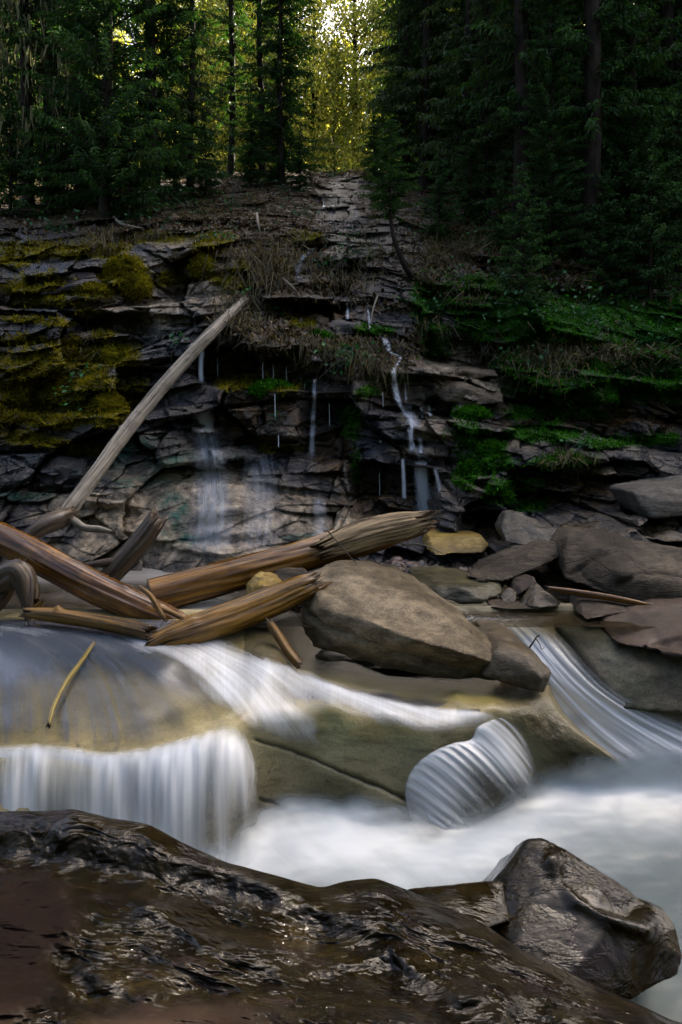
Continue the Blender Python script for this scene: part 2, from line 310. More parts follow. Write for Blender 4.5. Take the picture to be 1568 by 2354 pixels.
# ================================================================== the rock face and the slope above it
def build_cliff():
    cp = [(-500,1330,7.2),(-500,1100,8.2),(-500,800,9.0),(-500,560,11),(-500,470,14),
     (0,1340,7.9),(0,1250,8.4),(0,1100,9.1),(0,950,9.7),(0,750,10.5),(0,640,11.1),(0,560,12.2),(0,515,13.4),(0,470,15.5),(0,400,19),
     (200,1340,7.9),(200,1240,8.5),(200,1100,9.2),(200,950,9.75),(200,750,10.4),(200,690,10.8),(200,560,12.0),(200,520,13),(200,480,15),(200,400,19),
     (400,1340,7.8),(400,1240,8.45),(400,1100,9.15),(400,1000,9.7),(400,900,10.1),(400,750,10.6),(400,640,11.4),(400,540,12.4),(400,500,13.6),(400,440,16.6),(400,390,20),
     (620,1340,7.8),(620,1240,8.45),(620,1120,9.1),(620,1020,9.75),(620,900,9.95),(620,800,10.1),(620,690,11.1),(620,600,12.2),(620,520,13.8),(620,450,16.6),(620,400,19.6),
     (800,1340,7.9),(800,1240,8.5),(800,1120,9.1),(800,1020,9.6),(800,920,10.0),(800,800,10.6),(800,690,11.6),(800,600,12.6),(800,520,14.4),(800,450,17.2),(800,395,20.2),
     (960,1340,7.6),(960,1230,8.5),(960,1120,9.0),(960,1020,9.5),(960,930,10.1),(960,800,10.9),(960,690,11.7),(960,600,12.8),(960,500,15.2),(960,440,17.8),(960,395,20.4),
     (1130,1340,7.4),(1130,1240,8.0),(1130,1130,8.5),(1130,1040,9.3),(1130,950,10.2),(1130,840,10.7),(1130,690,11.2),(1130,630,11.9),(1130,560,13.3),(1130,480,16.5),(1130,395,20.5),
     (1350,1340,7.0),(1350,1200,7.8),(1350,1090,8.4),(1350,1000,9.4),(1350,900,10.1),(1350,800,10.6),(1350,680,11.6),(1350,590,13.2),(1350,500,16.4),(1350,400,21),
     (1568,1340,6.8),(1568,1180,7.6),(1568,1080,8.3),(1568,1000,9.2),(1568,920,9.9),(1568,800,10.8),(1568,680,12),(1568,580,14),(1568,500,17),(1568,400,22),
     (2070,1330,6.6),(2070,1000,8.6),(2070,700,11.5),(2070,500,16.4),(2070,400,22)]
    D = TPS(cp, 1e-4)
    us = np.concatenate([np.linspace(-500, -40, 90)[:-1], np.linspace(-40, 1610, 860), np.linspace(1610, 2070, 90)[1:]])
    vs = np.linspace(1340, 385, 520)
    U, Vv = np.meshgrid(us, vs); top = 394+20*fbm(np.stack([us/55, us*0, us*0+3], -1), 3, 77); Vv = 1340-(1340-Vv)/955*(1340-top)[None]; d = D(U, Vv)
    # ---- broad forms: (u, v, half width, half height, slope of the form, edge softness u, v, depth)
    wob = lambda s: 14*fbm(np.stack([U/60, Vv/60, U*0+s], -1), 3, 5)
    def box(u, v, a, b, dd, sl=0., eu=14, ev=7):
        nonlocal d
        x = U-u+wob(u); y = Vv-v-sl*(U-u)+wob(v)*.8
        w = sstep(a+eu, a-eu, np.abs(x))*sstep(b+ev, b-ev, np.abs(y)); d = d+dd*w
    box(580, 842, 120, 44, 1.0, .05, 26, 6)       # hollow under the grassy shelf
    box(600, 950, 100, 58, -.22, .0, 16, 8)       # brown block below it
    box(760, 880, 60, 40, .35, .1, 20, 10)
    box(745, 985, 45, 60, .30, 0, 14, 20)
    box(905, 1130, 90, 62, .75, .10, 18, 8)       # dark hollow behind the right cascade
    box(880, 1040, 120, 26, -.18, .12, 22, 5)
    box(262, 742, 78, 24, .55, .02, 30, 5)        # slot under the slate slab
    box(300, 705, 190, 22, -.22, .0, 20, 6)
    box(150, 640, 90, 12, .28, -.12, 16, 4); box(150, 622, 70, 9, -.18, -.12); box(165, 650, 66, 9, -.16, -.16)
    box(60, 720, 120, 5, .25, .05, 20, 3)
    box(430, 640, 40, 60, .25, .1, 14, 14)
    box(1070, 760, 105, 78, .55, .05, 24, 14)     # shaded wet wall right of the fall
    box(1060, 850, 90, 9, -.25, .02, 20, 5); box(1070, 895, 80, 26, -.22, .1, 18, 6)
    box(1310, 940, 120, 26, .45, .1, 30, 8); box(1500, 930, 90, 40, .5, .1, 30, 10)
    box(1330, 1135, 150, 42, .55, .05, 22, 8)     # overhang low on the right
    box(1120, 1212, 60, 34, .5, .05, 12, 8)
    box(1110, 1110, 60, 22, -.2, .35, 14, 6); box(1210, 1060, 60, 20, -.16, .2)
    box(980, 985, 70, 10, -.16, .15); box(960, 950, 80, 5, .2, .12); box(1000, 1060, 60, 8, .2, .1)
    box(690, 720, 110, 26, .45, .08, 24, 7)       # hollow under the root mat
    box(690, 690, 90, 12, -.18, .1)
    box(800, 740, 40, 14, -.2, .2, 10, 5)
    box(700, 560, 60, 10, .35, .1); box(520, 520, 110, 7, .3, .08); box(480, 490, 90, 5, .25, .08)
    box(250, 1130, 70, 36, -.22, .15, 26, 14); box(470, 1150, 110, 44, -.16, -.12, 50, 22); box(610, 1200, 150, 40, -.16, .02, 60, 18)
    box(680, 1130, 180, 9, .12, .14, 60, 5); box(140, 1085, 60, 26, -.2, -.25, 10, 8); box(330, 1215, 60, 24, -.12, .2, 24, 10); box(480, 1262, 90, 12, -.1, .1, 24, 8)
    def shelf(pl, a, dep=46, eg=4):
        nonlocal d
        W = wob(a*100); dd, s, sg = polydist(U+W, Vv+W*.6, pl); ab = -sg; ln = sum(math.hypot(q[0]-p[0], q[1]-p[1]) for p, q in zip(pl[:-1], pl[1:]))
        d = d+a*sstep(-eg, eg, ab)*np.exp(-np.maximum(ab, 0)/dep)*sstep(0, 60, s)*sstep(ln, ln-60, s)*(np.abs(ab) < 400)
    shelf([(-80,700),(120,712),(260,702),(420,694),(570,676)], .55); shelf([(-80,800),(90,792),(250,806),(380,790)], .35); shelf([(-80,935),(160,955),(300,950),(420,925)], .40)
    shelf([(-80,600),(120,606),(260,592),(330,560),(500,556)], .45); shelf([(-80,1045),(120,1040),(260,1062)], .3, 30); shelf([(330,662),(430,652),(560,640)], .3, 26); shelf([(420,1035),(560,1020),(740,1062),(860,1050)], .35, 36)
    shelf([(840,828),(960,822),(1160,866)], .5, 40); shelf([(820,940),(960,945),(1180,985),(1400,1010),(1600,1050)], .6, 50); shelf([(860,1060),(1010,1072),(1100,1120)], .4, 30); shelf([(1040,1100),(1200,1080),(1420,1110),(1600,1140)], .45, 44)
    shelf([(960,690),(1100,680),(1330,700),(1600,730)], .5, 40); shelf([(1150,850),(1300,850),(1450,870),(1600,880)], .5, 44); shelf([(560,690),(700,676),(860,690)], .4, 30); shelf([(600,560),(760,540),(900,560)], .5, 30); shelf([(640,640),(740,625),(880,650)], .4, 26); shelf([(680,480),(800,470),(960,490)], .6, 24)
    # ---- strength of broken bedding
    smooth = np.clip(np.exp(-(((U-480)/300)**4+((Vv-1190)/130)**4)), 0, 1)
    slope = sstep(560, 490, Vv+.04*U*(U < 700)); gully = np.exp(-(((U-820-.25*(Vv-520))/150)**4))*sstep(700, 600, Vv); amp = (1-.93*smooth)*(1-.55*slope)
    left = sstep(560, 420, U)
    X = (U-U0)/K*d; Z = ZC-(Vv-VH)/K*d
    q = np.stack([X, Z, U*0], -1)
    wx = .30*fbm(q*1.3, 3, 11); wz = .10*fbm(q*.8, 2, 12)
    S = Z+wz+.15*np.sqrt((X-.3)**2+.5)+.03*X
    out = 0
    for k, (sx, sz, a, tl) in enumerate(((1.5, .8, .34, .42), (.62, .33, .16, .34), (.25, .14, .05, .22), (.10, .055, .014, .08))):
        gi, gj, cx, cy, ed = voro((X+wx)/sx, (S)/sz, 40+k)
        off = rnd(gi, gj, s=60+k)-.5
        tx = (rnd(gi, gj, s=70+k)-.5)*tl; tz = (rnd(gi, gj, s=80+k)-.35)*tl
        f = off*a + ((X+wx)/sx-cx)*tx*sx*3 + (S/sz-cy)*tz*sz*4
        f = f+(sstep(.10, 0., ed)*a*.35)
        out = out+f
    sh = (S/.46+.6*noise(q*.7, 31)) ; fr = sh-np.floor(sh); ix = np.floor(sh)
    mk = rnd(ix, np.floor((X+wx)/1.7+3*rnd(ix, ix*0, s=8)), s=3); out = out+(fr-.5)*.34*np.clip(mk*2.4-1.3, 0, 1)    # each bed leans back and its foot undercuts
    d = d+out*amp+.05*fbm(q*3, 4, 21)*(1-.5*smooth)+.012*fbm(q*np.array([14, 30, 1]), 3, 23)
    d = d+smooth*(.16*fbm(q*np.array([.9, 1.4, 1]), 3, 29)+.05*np.abs(fbm(q*np.array([1.6, 3., 1]), 3, 33)))
    d = d+slope*(.35*fbm(q*np.array([1.2, 2., 1]), 4, 37))
    # ---- moss, stain, bare slab, litter: where they grow
    nz = fbm(np.stack([U/45, Vv/30, U*0], -1), 4, 51)
    def blob(lst, soft=.45):
        w = np.zeros_like(U)
        for u, v, a, b, *sl in lst:
            s = sl[0] if sl else 0.
            r = np.sqrt(((U-u)/a)**2+((Vv-v-s*(U-u))/b)**2)+nz*.7; w = np.maximum(w, sstep(1+soft*.5, 1-soft, r))
        return w
    ML = [(290,628,62,48),(210,640,60,14),(130,575,150,22),(60,570,90,20),(240,575,60,22),(475,570,42,30),(470,610,36,28),(500,548,60,16),(310,548,110,12),
      (215,668,62,22),(90,650,70,26),(60,665,60,18),(60,735,70,8),(130,745,50,8),(180,800,80,26),(262,822,62,30),(120,870,120,34,.05),(60,905,90,46),(170,920,130,28),(60,945,100,26),
      (250,935,60,34),(255,968,52,16),(90,1015,90,12),(60,1000,60,14),(200,1035,60,14),(110,840,150,40),(150,890,170,40),(90,960,150,24),(290,905,60,30),(60,780,50,14),(350,545,120,14),(600,870,80,10),(110,690,70,18),(200,720,40,10),(520,640,40,20),(380,640,24,20),(240,770,36,12),(150,700,30,12),(690,545,60,14),(550,620,40,20),(300,660,36,20),(455,600,30,26),(420,640,16,14),(30,600,60,16)]
    MG = [(560,885,70,14),(640,890,60,12),(700,745,40,14),(800,955,26,22),(810,985,20,30),(640,1030,60,12),(1080,950,60,14),(1090,1005,56,34,.2),(1130,1030,40,26),(1200,953,46,14),(1080,1090,40,28),(1140,1130,30,22),(1150,1150,34,14),
      (1230,880,90,46),(1320,900,120,34),(1160,740,140,60,.1),(1050,700,90,30),(1000,780,40,50),(1280,770,110,60),(1450,890,120,34),(1560,870,90,60),(1330,950,80,16),(1400,1020,90,12),(1250,985,60,18),(1300,1060,70,20),
      (1240,930,60,26),(1300,720,120,40),(1540,880,60,30),(540,655,40,14),(1220,1165,40,14),(820,1080,14,40),(980,690,40,60),(1420,840,140,26),(850,900,34,14),(1480,800,120,70),(1200,700,160,60),(1400,700,160,60),(1530,740,90,80),(1180,820,60,40),(1100,660,120,30),(1250,1000,110,20),(1120,1060,60,40),(1200,1110,60,16),(1480,1010,90,14),(900,870,60,12),(860,760,50,14)]
    green = sstep(560, 900, U+.2*(Vv-800)+nz*120); moss = np.maximum(blob(ML), blob(MG))
    tan = blob([(300,1180,190,70),(560,1190,290,72),(480,1120,200,60,.1),(420,1260,330,34),(760,1210,120,30),(330,1215,120,60)], .7)
    tan = np.maximum(tan, .55*blob([(330,700,110,60),(480,650,110,60),(390,600,60,60),(520,500,110,30),(1090,885,90,34),(1000,830,120,30),(1000,985,80,40),(960,1040,60,14),(1200,1010,160,26)], .6))
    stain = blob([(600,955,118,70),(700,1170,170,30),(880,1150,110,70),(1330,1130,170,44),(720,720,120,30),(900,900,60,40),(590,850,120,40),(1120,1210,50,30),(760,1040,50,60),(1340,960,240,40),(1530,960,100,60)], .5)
    algae = np.maximum(blob([(300,1030,70,30),(400,1060,80,24),(330,1110,90,14),(700,1235,70,10),(400,1180,40,60),(440,1240,60,14),(60,1140,80,16)], .7), .35*blob([(350,1060,250,50)], .8))
    litter = np.maximum(sstep(560, 505, Vv-.02*U+nz*22), blob([(620,640,110,60),(640,760,150,26),(790,790,130,26),(700,620,90,70),(1000,640,110,40),(860,820,110,30),(1150,600,220,50),(1400,640,260,90),(1350,810,200,30),(560,560,100,40),(880,700,80,26),(960,790,70,20),(800,650,120,30),(900,560,60,90)], .5))
    litter = litter*(1-blob([(700,620,22,46,.0),(900,560,60,60),(790,500,60,110),(880,640,60,60)], .5)*.75)
    # the thicker moss stands proud of the stone
    d = d-moss*(.05+.07*np.abs(noise(np.stack([X*5, Z*6, d*0], -1), 61)))
    V = P(U, Vv, d)
    # ground behind the crest, hidden by the rise: runs on towards the far slope
    F = gridF(*U.shape)
    at = dict(moss=moss, green=green, tan=tan*(1-moss), stain=stain*(1-tan*.8), algae=algae, litter=litter*(1-moss*.8))
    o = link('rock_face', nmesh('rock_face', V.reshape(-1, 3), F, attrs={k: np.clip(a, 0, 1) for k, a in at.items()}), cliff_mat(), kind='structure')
    def look(u, v, arr=d):
        i = np.clip((1340-np.asarray(v, float))/(1340-np.interp(u, us, top))*519, 0, 518.99); j = np.interp(u, us, np.arange(len(us))); j = np.clip(j, 0, len(us)-1.01)
        i0 = i.astype(int); j0 = j.astype(int); a = i-i0; b = j-j0
        return arr[i0, j0]*(1-a)*(1-b)+arr[i0+1, j0]*a*(1-b)+arr[i0, j0+1]*(1-a)*b+arr[i0+1, j0+1]*a*b
    return look, at, (U, Vv, d)
CD, CA, CG = build_cliff()
def CP(u, v, lift=0.): return P(u, v, CD(u, v)-lift)

def earth_mat():
    m = M('forest_floor'); o = m.pos(); n = m.noise(o, 1.4, 6, .7); lt = m.n('TexVoronoi', 'Color', {}, Vector=o, Scale=14.)
    c = m.ramp(lt, (.1, (.012, .008, .005)), (.5, (.03, .02, .01)), (.9, (.06, .04, .02)))
    c = m.mix(m.ramp(n, (.48, 0.), (.6, 1.)), c, (.025, .032, .006))
    return m.out(m.pbr(c, .9, m.bump(m.noise(o, 9, 7, .7), .9, .08), .2))
M_EARTH = earth_mat()
def zhill(x, y):
    y = np.asarray(y, float); x = np.asarray(x, float)
    c = 9.6+.02*np.abs(x)+(y-20)*.04
    return np.where(y < 20, c-(20-y)*.75, c)+np.clip(y-30, 0, None)*.5+.5*fbm(np.stack([x*.12, y*.12, x*0], -1), 3, 71)-.45
def build_ground():
    xs = np.linspace(-90, 90, 140); ys = np.concatenate([np.linspace(17.5, 40, 50), np.linspace(41, 120, 40)])
    X, Y = np.meshgrid(xs, ys); Z = zhill(X, Y)
    link('hillside', nmesh('hillside', np.stack([X, Y, Z], -1).reshape(-1, 3), gridF(*X.shape)), M_EARTH, kind='structure')
    r = np.concatenate([[0], np.geomspace(4, 900, 40)]); th = np.linspace(0, 2*np.pi, 64, endpoint=False)
    V = np.stack(np.broadcast_arrays(np.cos(th)*r[:, None], np.sin(th)*r[:, None], -.75-.0*r[:, None]), -1)
    link('ground', nmesh('ground', V.reshape(-1, 3), gridF(len(r), 64, True)), M_EARTH, kind='structure')
build_ground()
# ================================================================== stream bed
def bed_mat():
    m = M('polished_stream_bed'); o = m.pos()
    a = m.noise(o, 1.3, 4, .55, .6); b = m.noise(m.mapv(o, (3, 3, 9), (.0, .35, .0)), 1.2, 6, .65); f = m.noise(o, 55, 4, .7)
    col = m.mix(m.ramp(a, (.38, 0.), (.62, 1.)), (.24, .20, .10), (.36, .30, .165)); col = m.mix(m.ramp(b, (.5, 0.), (.66, .6)), col, (.075, .06, .03))
    col = m.mix(m.attr('olive'), col, m.mix(m.ramp(b, (.35, 0.), (.65, 1.)), (.115, .10, .025), (.21, .17, .048)))
    col = m.mix(m.math('MULTIPLY', m.attr('green'), m.ramp(m.noise(o, 5, 5, .6), (.36, .1), (.62, .8))), col, (.22, .25, .14))
    col = m.mix(m.ramp(m.noise(o, 11, 6, .75), (.6, 0.), (.70, .7)), col, (.035, .032, .022))
    col = m.mix(m.attr('crack'), col, (.010, .009, .007)); col = m.mix(m.ramp(f, (.36, .35), (.5, 0.)), col, (.03, .028, .02))
    col = m.mix(m.attr('wetshade'), col, m.mix(b, (.020, .017, .007), (.13, .105, .05)))
    h = m.math('ADD', m.math('MULTIPLY', b, .8), m.math('MULTIPLY', f, m.math('ADD', .12, m.math('MULTIPLY', m.attr('wetshade'), .5))))
    return m.out(m.pbr(col, m.mix(m.attr('wetshade'), (.38, .38, .38), (.24, .24, .24)), m.bump(h, .5, .025), .3))
def water_mat(name, tint, refl=.16, rough=.22, foamc=(.80, .83, .86), sub=.35, streak=(90, 1.2), lo=.30, hi=.72, deep=None):
    """flowing water: clear where there is no foam, milky where foam is dense; streaks run along the flow (UV.y)"""
    m = M(name); uv = m.n('TexCoord', 'UV'); f = m.attr('foam')
    st = m.noise(m.mapv(uv, (streak[0], streak[1], 1)), 1., 6, .65, .15); s2 = m.noise(m.mapv(uv, (streak[0]*.22, streak[1]*.8, 1)), 1., 3, .5, .2)
    s = m.math('ADD', m.math('MULTIPLY', st, .45), m.math('MULTIPLY', s2, .55))
    # dense foam closes up, thin foam breaks into threads
    t = m.math('ADD', m.math('SUBTRACT', m.math('MULTIPLY', f, 1.6), .8), m.math('MULTIPLY', m.math('SUBTRACT', s, .5), m.math('MULTIPLY', 3.2, m.attr('threads'))))
    al = m.math('MULTIPLY', m.ramp(m.math('ADD', t, .5, clamp=True), (.0, 0.), (.5, .5), (1., 1.)), m.attr('cover'), clamp=True)
    clear = m.n('MixShader', 0, _0=m.math('MULTIPLY', m.n('LayerWeight', 'Fresnel', Blend=refl), m.attr('cover')), _1=m.n('BsdfTransparent', Color=m.mix(m.attr('cover'), (1., 1., 1.), tint)), _2=m.n('BsdfGlossy', Color=(.9, .93, 1.), Roughness=rough))
    if deep is not None: clear = m.n('MixShader', 0, _0=m.math('MULTIPLY', m.attr('deep'), m.attr('cover')), _1=clear, _2=m.pbr(deep, rough, None, .5))
    fc = m.mix(m.ramp(s, (.3, 0.), (.7, 1.)), tuple(c*.8 for c in foamc), foamc)
    foam = m.n('MixShader', 0, _0=sub, _1=m.n('BsdfDiffuse', Color=fc), _2=m.n('BsdfTranslucent', Color=fc))
    foam = m.n('MixShader', 0, _0=.06, _1=foam, _2=m.n('BsdfGlossy', Color=(1, 1, 1), Roughness=.35))
    return m.out(m.n('MixShader', 0, _0=al, _1=clear, _2=foam))
M_WATER = water_mat('flowing_water', (.90, .88, .80), .10, .26, deep=(.03, .04, .055))
M_FALL = water_mat('falling_water', (.78, .82, .86), .12, .25, streak=(60, .9))
M_POOL = water_mat('pool_water', (.7, .75, .75), .10, .55, (.50, .55, .575), .25, streak=(5, 2), deep=(.045, .07, .075))
M_TRICKLE = water_mat('trickling_water', (.96, .97, 1.), .004, .3, (.74, .80, .88), .4, streak=(20, .8))
M_BED = bed_mat()

BZ = [(-300,1400,1.0),(0,1400,1.0),(300,1400,1.0),(650,1400,.95),(1000,1450,.5),(1250,1480,.5),(720,1518,.56),(900,1540,.48),(1050,1556,.48),(1150,1566,.54),(-300,1432,.99),(0,1432,1.0),(150,1434,1.0),(250,1445,.985),(330,1462,.97),(420,1490,.93),(0,1490,.95),(150,1500,.94),(280,1510,.92),(0,1570,.83),(200,1580,.82),(380,1560,.84),(0,1650,.71),(220,1660,.69),(380,1640,.71),(480,1560,.79),(480,1610,.73),
      (-300,1560,.83),(-300,1650,.7),(-300,1708,.62),(0,1708,.62),(120,1708,.62),(240,1722,.60),(330,1715,.61),(400,1698,.64),(450,1684,.66),(520,1668,.67),(580,1700,.55),(620,1760,.34),(620,1850,.08),(620,1930,-.15),
      (560,1510,.84),(650,1510,.84),(650,1560,.77),(650,1640,.66),(680,1740,.36),(760,1588,.72),(760,1660,.60),(760,1760,.34),(760,1860,.04),(760,1950,-.22),(900,1600,.685),(900,1620,.68),(900,1680,.56),(900,1780,.28),(900,1880,.01),(900,1950,-.2),
      (1050,1590,.68),(1050,1630,.65),(1050,1690,.53),(1130,1605,.68),(1140,1650,.60),(1180,1620,.66),(1220,1600,.67),(1260,1640,.575),(1200,1700,.44),(1000,1800,.22),(1060,1800,.16),(1180,1800,.12),(1300,1700,.42),(1350,1740,.31),(1430,1770,.2),(1300,1800,.08),(1420,1830,.0),(1250,1860,-.1),(1440,1950,-.25),(1000,1950,-.25),(1200,1950,-.3),(1100,1880,-.12),(1240,1560,.66)]
BZT = TPS(BZ, 2e-4)
def BD(u, v):
    return (ZC-BZT(u, v))*K/(np.asarray(v, float)-VH)
REDGE = [(1400,1280),(1500,1262),(1560,1256),(1600,1262),(1640,1285),(1680,1325),(1720,1378),(1750,1418),(1775,1438),(1800,1446),(1850,1450),(1960,1450)]
def build_bed():
    vs = np.linspace(1400, 1960, 190); e = np.array(REDGE, float); ue = np.interp(vs, e[:, 0], e[:, 1])
    t = np.concatenate([np.linspace(0, 1, 420), 1+np.array([.004, .01, .02, .05, .1])])
    U = -300+(ue[:, None]+300)*np.minimum(t, 1)[None]+(np.maximum(t-1, 0)*260)[None]; V = np.broadcast_to(vs[:, None], U.shape)
    d = BD(np.minimum(U, ue[:, None]), V)
    q = P(U, V, d)
    fade = sstep(0, 60, ue[:, None]-U)
    wet = np.maximum(1.0*sstep(150, 10, np.abs(polydist(U, V, [(1180,1560),(1230,1640),(1330,1740),(1400,1790)])[0])*1.6), sstep(1580, 1540, V-.10*np.clip(U-700, 0, 420)+20)*(U > 560))  # dark wet ridge, plus shade painted on the bed under the boulder
    d = d+.012*fbm(q*np.array([2, 2, 4]), 4, 5)+wet*.018*fbm(q*11, 3, 6)*fade
    back = np.maximum(t-1, 0)[None]*np.ones_like(U); d = d+back*9   # the ridge rolls over to its hidden flank
    nz = fbm(q*2.2, 4, 9)
    olive = np.clip(sstep(1640, 1560, V+nz*60)*sstep(480, 640, U)+.0, 0, 1); olive = np.maximum(olive, .7*np.exp(-(((U-250)/300)**2+((V-1600)/60)**2)))
    green = np.exp(-(((U-760)/230)**2+((V-1690-.08*(U-760))/60)**2))*(.7+nz)+.5*np.exp(-(((U-1250)/120)**2+((V-1720)/50)**2))
    cr = np.zeros_like(U)
    for pl, w in (([(590,1700),(700,1735),(800,1780),(880,1812),(935,1838)], 3.4), ([(600,1838),(650,1852),(700,1878),(760,1893)], 2.6), ([(860,1640),(960,1655),(1100,1632)], 1.6)):
        dd = polydist(U+5*noise(q*14, 3), V+5*noise(q*14, 4), pl)[0]; cr = np.maximum(cr, np.exp(-(dd/w)**2)); d = d+.02*np.exp(-(dd/(w*1.6))**2)
    link('stream_bed', nmesh('stream_bed', P(U, V, d).reshape(-1, 3), gridF(*U.shape), attrs=dict(olive=olive, green=np.clip(green, 0, 1), crack=cr*.9, wetshade=np.clip(wet, 0, 1))), M_BED, kind='structure')
build_bed()

# ================================================================== water
def wsheet(name, U, V, d, foam, uv, mat, threads=.5, deep=0., cover=1.):
    f = np.clip(foam, 0, 1); one = np.ones_like(f)
    return link(name, nmesh(name, P(U, V, d).reshape(-1, 3), gridF(*U.shape), attrs=dict(foam=f, threads=one*threads, deep=one*deep, cover=np.clip(one*cover, 0, 1)), uv=np.asarray(uv).reshape(-1, 2)), mat, kind='structure')
def build_stream():
    vs = np.linspace(1425, 1725, 150); us = np.linspace(-300, 1250, 520); U, V = np.meshgrid(us, vs)
    lip = np.interp(us, [-300,0,120,240,330,400,450,520,560,600,700,800,900,1000,1100,1160,1250], [1709,1709,1709,1725,1716,1700,1686,1667,1672,1700,1730,1735,1725,1712,1690,1655,1600])
    V = 1425+(V-1425)/(1725-1425)*(lip[None]-1425)
    d = BD(U, V)
    q = P(U, V, d)
    swell = .03*noise(np.stack([U/170, V/55, U*0], -1), 3)+.02*noise(np.stack([U/60, V/40, U*0], -1), 8)
    d = d-.05-swell*sstep(1425, 1480, V)*sstep(0, 60, lip[None]-V)*.5
    F = np.zeros_like(U); T = np.stack([U/520, V/300], -1)
    # streaks of the current: a random field drawn out along the flow
    fl = TPS([(0,1450,8),(-300,1450,5),(-300,1690,88),(0,1560,78),(0,1690,88),(250,1460,15),(250,1560,62),(240,1700,85),(400,1495,24),(400,1560,34),(420,1620,40),(450,1680,66),(520,1640,56),(480,1530,40),(560,1520,22),(600,1570,46),(650,1640,52),(700,1540,24),(760,1600,27),(760,1700,52),(900,1560,8),(900,1610,16),(900,1690,50),(1000,1640,14),(1100,1560,5),(1100,1640,6),(1150,1650,40),(1200,1640,58),(1240,1580,40)], 1e-3)
    an = np.radians(fl(U, V)); cx, sy = np.cos(an), np.sin(an)
    wn = lambda sc, sd: noise(np.stack([U/sc, V/sc, U*0+.5], -1), sd)
    base = wn(7., 2)+.8*wn(16., 3)+.35*wn(3.2, 4)
    acc = np.zeros_like(U); fu = np.arange(U.shape[1]); du = us[1]-us[0]
    for sg in (-1, 1):
        x, y = U.copy(), V.copy()
        for st in range(34):
            j = np.clip(np.round((x-us[0])/du).astype(int), 0, len(us)-1); vt = lip[j]; i = np.clip(np.round((y-1425)/(vt-1425)*149).astype(int), 0, 149)
            acc += base[i, j]; x = x+sg*5*cx[i, j]; y = y+sg*5*sy[i, j]
    lic = acc/acc.std()
    def veil(pl, w, a, side=1., reach=0.):
        nonlocal F
        dd, s, sg = polydist(U+8*wn(60., 7), V+6*wn(50., 8), pl); ww = np.where(sg*side > 0, w+reach, w)
        F = F+a*np.exp(-(dd/ww)**2)*(1-np.clip(F, 0, 1))
    veil([(-300,1445),(0,1442),(150,1440),(250,1454),(330,1470)], 8, .24, 1, 24)
    veil([(330,1470),(420,1490),(460,1510)], 10, .35, 1, 16)
    veil([(490,1500),(545,1530),(605,1580),(650,1620),(700,1670)], 36, .52, 1, 40)
    veil([(490,1500),(510,1530),(520,1580)], 36, .5)
    veil([(610,1518),(680,1547),(760,1577),(840,1604),(960,1630),(1130,1647)], 9, .62, 1, 30)
    veil([(520,1580),(580,1620),(640,1680)], 30, .35)
    veil([(620,1540),(760,1600),(900,1640),(1080,1650)], 40, .20)
    veil([(1150,1600),(1200,1640),(1240,1700)], 30, .2)
    veil([(-300,1696),(0,1700),(120,1700),(240,1716),(330,1708),(400,1692),(450,1678),(520,1664),(560,1666)], 18, .06)
    veil([(0,1520),(200,1520),(340,1560),(440,1600)], 60, .06); veil([(260,1560),(350,1590),(430,1650)], 40, .12)
    lw = sstep(4, 40, lip[None]-V); F = F*(1+.11*lic*lw)+.015*lic*lw*(F > .02)
    hump = np.exp(-((U-100)/330)**4)*sstep(1430, 1455, V)*sstep(1580, 1500, V+.12*(U-100)); hump = np.maximum(hump, np.exp(-(polydist(U, V, [(250,1500),(400,1540),(480,1580)])[0]/34)**2))
    edge = sstep(-2, 24, lip[None]-V)*.5+.5
    cover = sstep(0, 14, lip[None]-V+6)*np.where(U > 590, sstep(0, 60, lip[None]-V), 1)
    ud = polydist(U, V, [(540,1470),(600,1506),(700,1546),(800,1576),(960,1601),(1120,1622),(1300,1640)])[2]; cover = cover*np.where(U > 560, sstep(-6, 12, ud+10*wn(40., 5)), 1)
    wsheet('stream_water', U, V, d, F*edge, T, M_WATER, .06, np.clip(hump*(.55+.10*lic)+(.40+.06*lic)*sstep(600, 300, U)*sstep(0, 60, lip[None]-V)+.06*(1+lic), 0, .95), cover)
build_stream()
def ruled(name, A, B, n, k, mat, bulge=(0, 0, 0), foam=None, threads=.6, corr=None, uvs=(1, 1), cover=None, power=1.7, deep=0.):
    """a falling sheet from lip A to foot B, each (u,v,d); falls on a ballistic curve"""
    a = crv(A, n); b = crv(B, n); s = np.linspace(0, 1, k)[:, None, None]
    pa = P(a[:, 0], a[:, 1], a[:, 2]); pb = P(b[:, 0], b[:, 1], b[:, 2])
    W = pa[None]*(1-s)+pb[None]*s
    W[..., 2] = pa[None, :, 2]*(1-s[..., 0]**power)+pb[None, :, 2]*s[..., 0]**power
    t = np.linspace(0, 1, n)[None]; ss = s[..., 0]
    W[..., 1] -= bulge[0]*4*ss*(1-ss)
    if corr is not None: W[..., 1] -= corr(t, ss)
    f = foam(t, ss) if foam else np.ones((k, n)); c = cover(t, ss) if cover else np.ones((k, n))
    T = np.stack(np.broadcast_arrays(t*uvs[0], ss*uvs[1]), -1).reshape(-1, 2); one = np.ones((k, n))
    return link(name, nmesh(name, W.reshape(-1, 3), gridF(k, n)[:, ::-1], attrs=dict(foam=np.clip(f*one, 0, 1), threads=one*threads, deep=one*deep, cover=np.clip(c*one, 0, 1)), uv=T), mat, kind='structure')
lipA = [(-320,1706),(-150,1708),(0,1709),(120,1708),(240,1724),(330,1715),(400,1699),(450,1684),(500,1668),(535,1666),(562,1685),(580,1720),(592,1770),(600,1820)]
footA = [(-320,1990),(-150,1990),(12,1990),(148,1990),(298,1995),(412,2000),(492,2000),(545,2000),(580,1990),(598,1960),(604,1930),(608,1905),(606,1885),(603,1870)]
